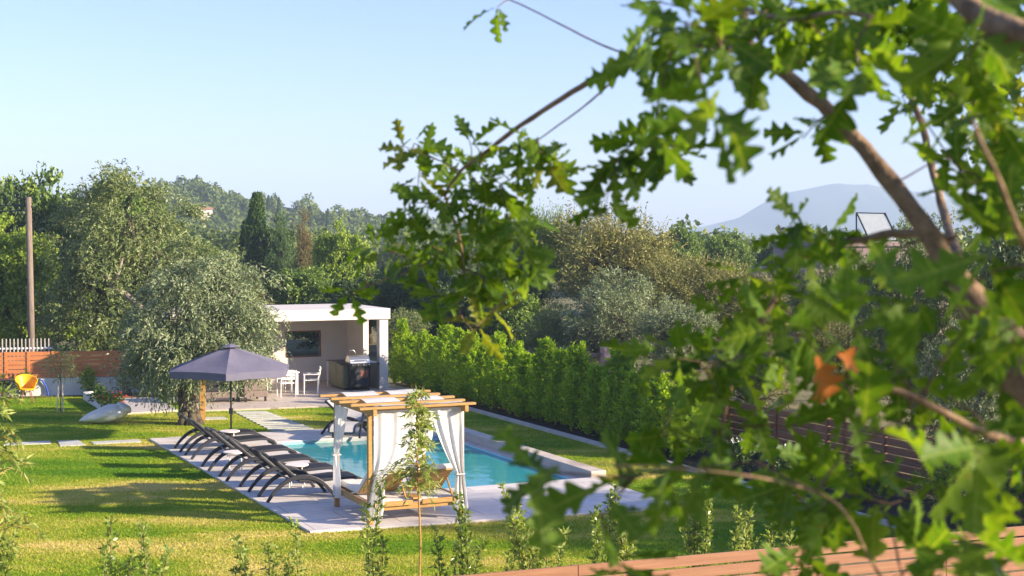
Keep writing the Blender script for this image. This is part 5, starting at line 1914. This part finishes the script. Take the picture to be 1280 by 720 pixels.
# leaf regions: centre, half sizes, distance range, number of leaf rosettes, leaf length
REG = [
    (520, 190, 34, 22, 3.9, 4.2, 6, .085), (585, 195, 30, 26, 3.8, 4.1, 6, .09), (655, 178, 40, 26, 3.5, 3.8, 8, .09), (690, 200, 20, 20, 3.5, 3.7, 3, .09),
    (560, 245, 60, 36, 3.9, 4.3, 15, .09), (620, 240, 44, 30, 3.7, 4.1, 9, .09), (530, 290, 60, 40, 3.9, 4.4, 18, .09), (600, 300, 56, 44, 3.8, 4.3, 20, .095), (655, 285, 26, 50, 3.7, 4.0, 9, .10),
    (560, 345, 56, 34, 3.9, 4.3, 16, .095), (615, 355, 36, 40, 3.9, 4.2, 10, .095), (590, 395, 34, 22, 4.0, 4.2, 7, .09), (445, 368, 24, 18, 4.3, 4.5, 4, .09), (470, 315, 26, 26, 4.2, 4.5, 6, .09), (665, 330, 16, 22, 3.6, 3.8, 3, .11),
    (810, 195, 54, 26, 3.15, 3.4, 11, .09), (865, 205, 22, 12, 3.1, 3.3, 3, .09), (755, 200, 22, 22, 3.2, 3.4, 3, .09), (765, 232, 16, 22, 3.2, 3.3, 2, .09),
    (800, 100, 30, 40, 2.3, 2.6, 5, .10), (815, 145, 18, 24, 2.1, 2.3, 2, .10), (890, 105, 24, 28, 1.75, 1.9, 2, .105), (845, 22, 70, 24, 2.2, 3.0, 10, .10), (625, 10, 26, 10, 3.6, 3.8, 3, .085),
    (920, 40, 60, 46, 2.2, 2.9, 12, .10), (1000, 60, 60, 54, 2.0, 2.6, 12, .10), (1060, 95, 44, 50, 1.9, 2.4, 9, .105), (1075, 25, 60, 34, 2.4, 3.6, 14, .10), (1000, 15, 50, 18, 2.8, 3.4, 8, .09),
    (1030, 180, 26, 30, 2.9, 3.1, 4, .085), (1090, 170, 24, 34, 2.5, 3.0, 5, .09), (1000, 190, 24, 18, 2.9, 3.1, 2, .08),
    (1160, 40, 60, 44, 2.4, 3.8, 18, .095), (1235, 80, 60, 60, 3.0, 4.4, 24, .09), (1150, 120, 40, 40, 2.6, 3.8, 8, .09), (1225, 45, 60, 50, 2.0, 2.8, 10, .10), (1240, 165, 56, 46, 4.4, 5.0, 16, .09), (1255, 120, 40, 60, 3.6, 4.6, 12, .09),
    (1240, 235, 44, 50, 1.9, 2.6, 12, .10), (1262, 200, 30, 60, 2.2, 3.0, 9, .10),
    (985, 300, 48, 36, 2.9, 3.15, 10, .09), (965, 350, 50, 30, 2.9, 3.2, 9, .09), (1010, 330, 40, 30, 2.6, 3.0, 6, .09),
    (835, 430, 52, 26, 2.7, 3.1, 7, .09), (905, 440, 52, 36, 2.7, 3.2, 11, .09), (960, 420, 46, 44, 2.4, 3.0, 8, .095), (880, 490, 50, 36, 2.8, 3.2, 10, .09), (930, 530, 56, 50, 2.8, 3.2, 12, .09), (870, 560, 36, 36, 2.9, 3.2, 6, .09),
    (1050, 420, 60, 40, 2.0, 2.6, 9, .10), (1130, 400, 60, 60, 1.7, 2.4, 11, .10), (1220, 330, 56, 60, 1.6, 2.2, 12, .10), (1240, 430, 50, 70, 1.5, 2.2, 14, .10), (1150, 490, 70, 60, 1.7, 2.4, 14, .10), (1050, 520, 60, 50, 2.0, 2.6, 11, .10),
    (1230, 560, 56, 70, 1.6, 2.3, 14, .10), (1130, 590, 70, 56, 1.7, 2.4, 11, .10), (1020, 590, 60, 50, 2.0, 2.5, 8, .10), (1240, 670, 50, 50, 1.7, 2.2, 9, .10), (1130, 680, 70, 40, 1.8, 2.3, 8, .10), (950, 620, 56, 40, 1.9, 2.4, 6, .10),
    (770, 590, 60, 22, 1.85, 2.05, 5, .10), (700, 590, 40, 22, 1.85, 2.0, 3, .10), (765, 655, 44, 40, 1.8, 2.0, 4, .10), (830, 690, 60, 26, 1.8, 2.0, 3, .10), (850, 580, 44, 20, 1.9, 2.1, 3, .10), (1010, 700, 60, 18, 1.9, 2.2, 4, .10)]
rng2 = np.random.default_rng(33)
GV, GF, GU, go, YV, YF, YU, yo = [], [], [], 0, [], [], [], 0
def proj(p):
    c, s_ = math.cos(PITCH), math.sin(PITCH)
    z = p.z - H
    f_ = p.y * c - z * s_
    return 640 + F * p.x / f_, 360 - F * (p.y * s_ + z * c) / f_


# the two main boughs are bare of leaves along their middle
CLEAR = [proj(p) for nm in ('main', 'left') for p in smooth_pts([P3(*q) for q in OB[nm][0]])]
CLEAR = [c for c in CLEAR if (c[0] > 985 and 100 < c[1] < 340) or 620 < c[0] < 745]
ROS = []
for (cx, cy, hx_, hy_, d0, d1, nr, ll) in REG:
    if d1 < 2.7: d0, d1 = d0 * 1.18, d1 * 1.22
    top_ = cy < 255
    for k in range(max(1, round(nr * (.42 if top_ else .29)))):
        q = np.clip(rng2.normal(size=2) * 0.55, -1.15, 1.15)
        tip = P3(cx + q[0] * hx_, cy + q[1] * hy_, rng2.uniform(d0, d1))
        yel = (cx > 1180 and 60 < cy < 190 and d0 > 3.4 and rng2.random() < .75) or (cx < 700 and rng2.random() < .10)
        dist = float(np.linalg.norm(BPn - np.array(tip), axis=1).min())
        pj = proj(tip)
        if top_ and min((pj[0] - a[0]) ** 2 + (pj[1] - a[1]) ** 2 for a in CLEAR) < 46 ** 2 and tip.y < 3.4 and rng2.random() < .9: continue
        ROS.append((dist, tip, ll * 1.0, yel or rng2.random() < .02, top_))
ROS.sort(key=lambda r: r[0])
nodes = [np.array(p) for p, r in BP]
twig_sets = []
for dist, tip, ll, yel, top_ in ROS:
    arr = np.array(nodes)
    j = int(np.argmin(np.linalg.norm(arr - np.array(tip), axis=1)))
    root = Vector(arr[j])
    dv = tip - root
    mid = root.lerp(tip, .5) + Vector(rng2.normal(size=3) * .06 * dv.length) + Vector((0, 0, .08 * dv.length))
    pts = [root, root.lerp(mid, .5) + Vector(rng2.normal(size=3) * .02 * dv.length), mid, mid.lerp(tip, .55), tip]
    twig_sets.append([p - oo for p in pts])
    nodes += [np.array(mid), np.array(mid.lerp(tip, .55)), np.array(tip)]
    ax = (tip - mid).normalized() + Vector((0, 0, -.25)) + Vector(rng2.normal(size=3) * .3)
    ax.normalize()
    side = ax.cross(Vector((0.3, 0.1, 1))).normalized()
    nl = int(rng2.integers(4, 8))
    for i in range(nl):
        L_ = ll * rng2.uniform(.72, 1.2)
        v, f, uv = oak_leaf(rng2, L_, L_ * rng2.uniform(.52, .70))
        ang = i * 2.399 + rng2.uniform(-.4, .4)
        dirn = ax * rng2.uniform(.15, .85) + (side * math.cos(ang) + ax.cross(side) * math.sin(ang)) + Vector((0, 0, -.22))
        dirn.normalize()
        upv = Vector((0, 0, 1)) * .8 + ax * .5 + Vector(rng2.normal(size=3) * .45)
        xx = dirn.cross(upv).normalized()
        zz = xx.cross(dirn)
        base_ = tip - ax * rng2.uniform(0, .06) + dirn * .008 - oo
        Rm = np.array([tuple(xx), tuple(dirn), tuple(zz)])
        vw = v @ Rm + np.array(base_)
        if yel:
            YV.append(vw); YF.append(f + yo); YU.append(uv); yo += len(vw)
        else:
            GV.append(vw); GF.append(f + go); GU.append(uv); go += len(vw)
tw = MB()
for pts in twig_sets:
    tw.tube(pts, [.0022, .0019, .0016, .0014, .0011], 5, cap=False)
# rest of crown right and above, out of view, added to shade near leaves
rc = np.random.default_rng(55)
cp_, cd_ = blob_points(rc, [(4.4, 1.3, 5.6, 1.5, 1.1, 1.3), (5.2, 2.6, 6.4, 1.5, 1.4, 1.3), (3.6, 0.4, 4.6, 0.9, .8, .9)], 480, .35)
cp_ = cp_ - np.array(oo)
sv, sf = spray_leaves(rc, cp_, nrm(cd_ + rc.normal(size=cd_.shape) * .5), .3, 9, .10, .06, .2, .7)
mobj('foliage', np_mesh('foliage', sv, sf), M['oak'], OAK)
tag(tw.build('twigs', M['twig'], OAK), kind='stuff')
def leaf_uv(me, uv):
    at = me.attributes.new('leafuv', 'FLOAT2', 'POINT')
    at.data.foreach_set('vector', np.asarray(uv, dtype=np.float32).ravel())
    return me


mobj('foliage', leaf_uv(np_mesh('foliage', np.concatenate(GV), np.concatenate(GF)), np.concatenate(GU)), M['oak'], OAK, True)
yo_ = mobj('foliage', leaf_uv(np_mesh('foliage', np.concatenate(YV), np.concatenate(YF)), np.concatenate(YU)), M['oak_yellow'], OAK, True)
yo_['label'] = 'oak leaves tinted yellow green for sun glow and yellowing'
# withered leaves
for (px, py, D, L_, ang) in [(1020, 445, 2.15, .085, 2.6), (1046, 442, 2.2, .07, 1.9)]:
    v, f, uv = oak_leaf(rng2, L_, L_ * .8)
    me = np_mesh('dead_leaf', v, f)
    o = mobj('dead_leaf', me, M['dead_leaf'], OAK, True)
    o.location = P3(px, py, D) - oo
    o.rotation_euler = (1.35, ang, 0.3)
    o['label'] = 'withered orange oak leaf'

# ================================================================== HAZE
mh, n_, l_, out_ = new_mat('haze_air')
pv = n_.new('ShaderNodeVolumePrincipled')
pv.inputs['Color'].default_value = (0.56, 0.74, 1.0, 1)
pv.inputs['Density'].default_value = 0.00042
pv.inputs['Anisotropy'].default_value = 0.0
l_.new(pv.outputs[0], out_.inputs['Volume'])
tag(MB().box(-2400, 2400, -60, 3720, -4.5, 132).build('haze', mh), kind='stuff', label='thin blue summer haze filling the air to the mountain', cat='haze')
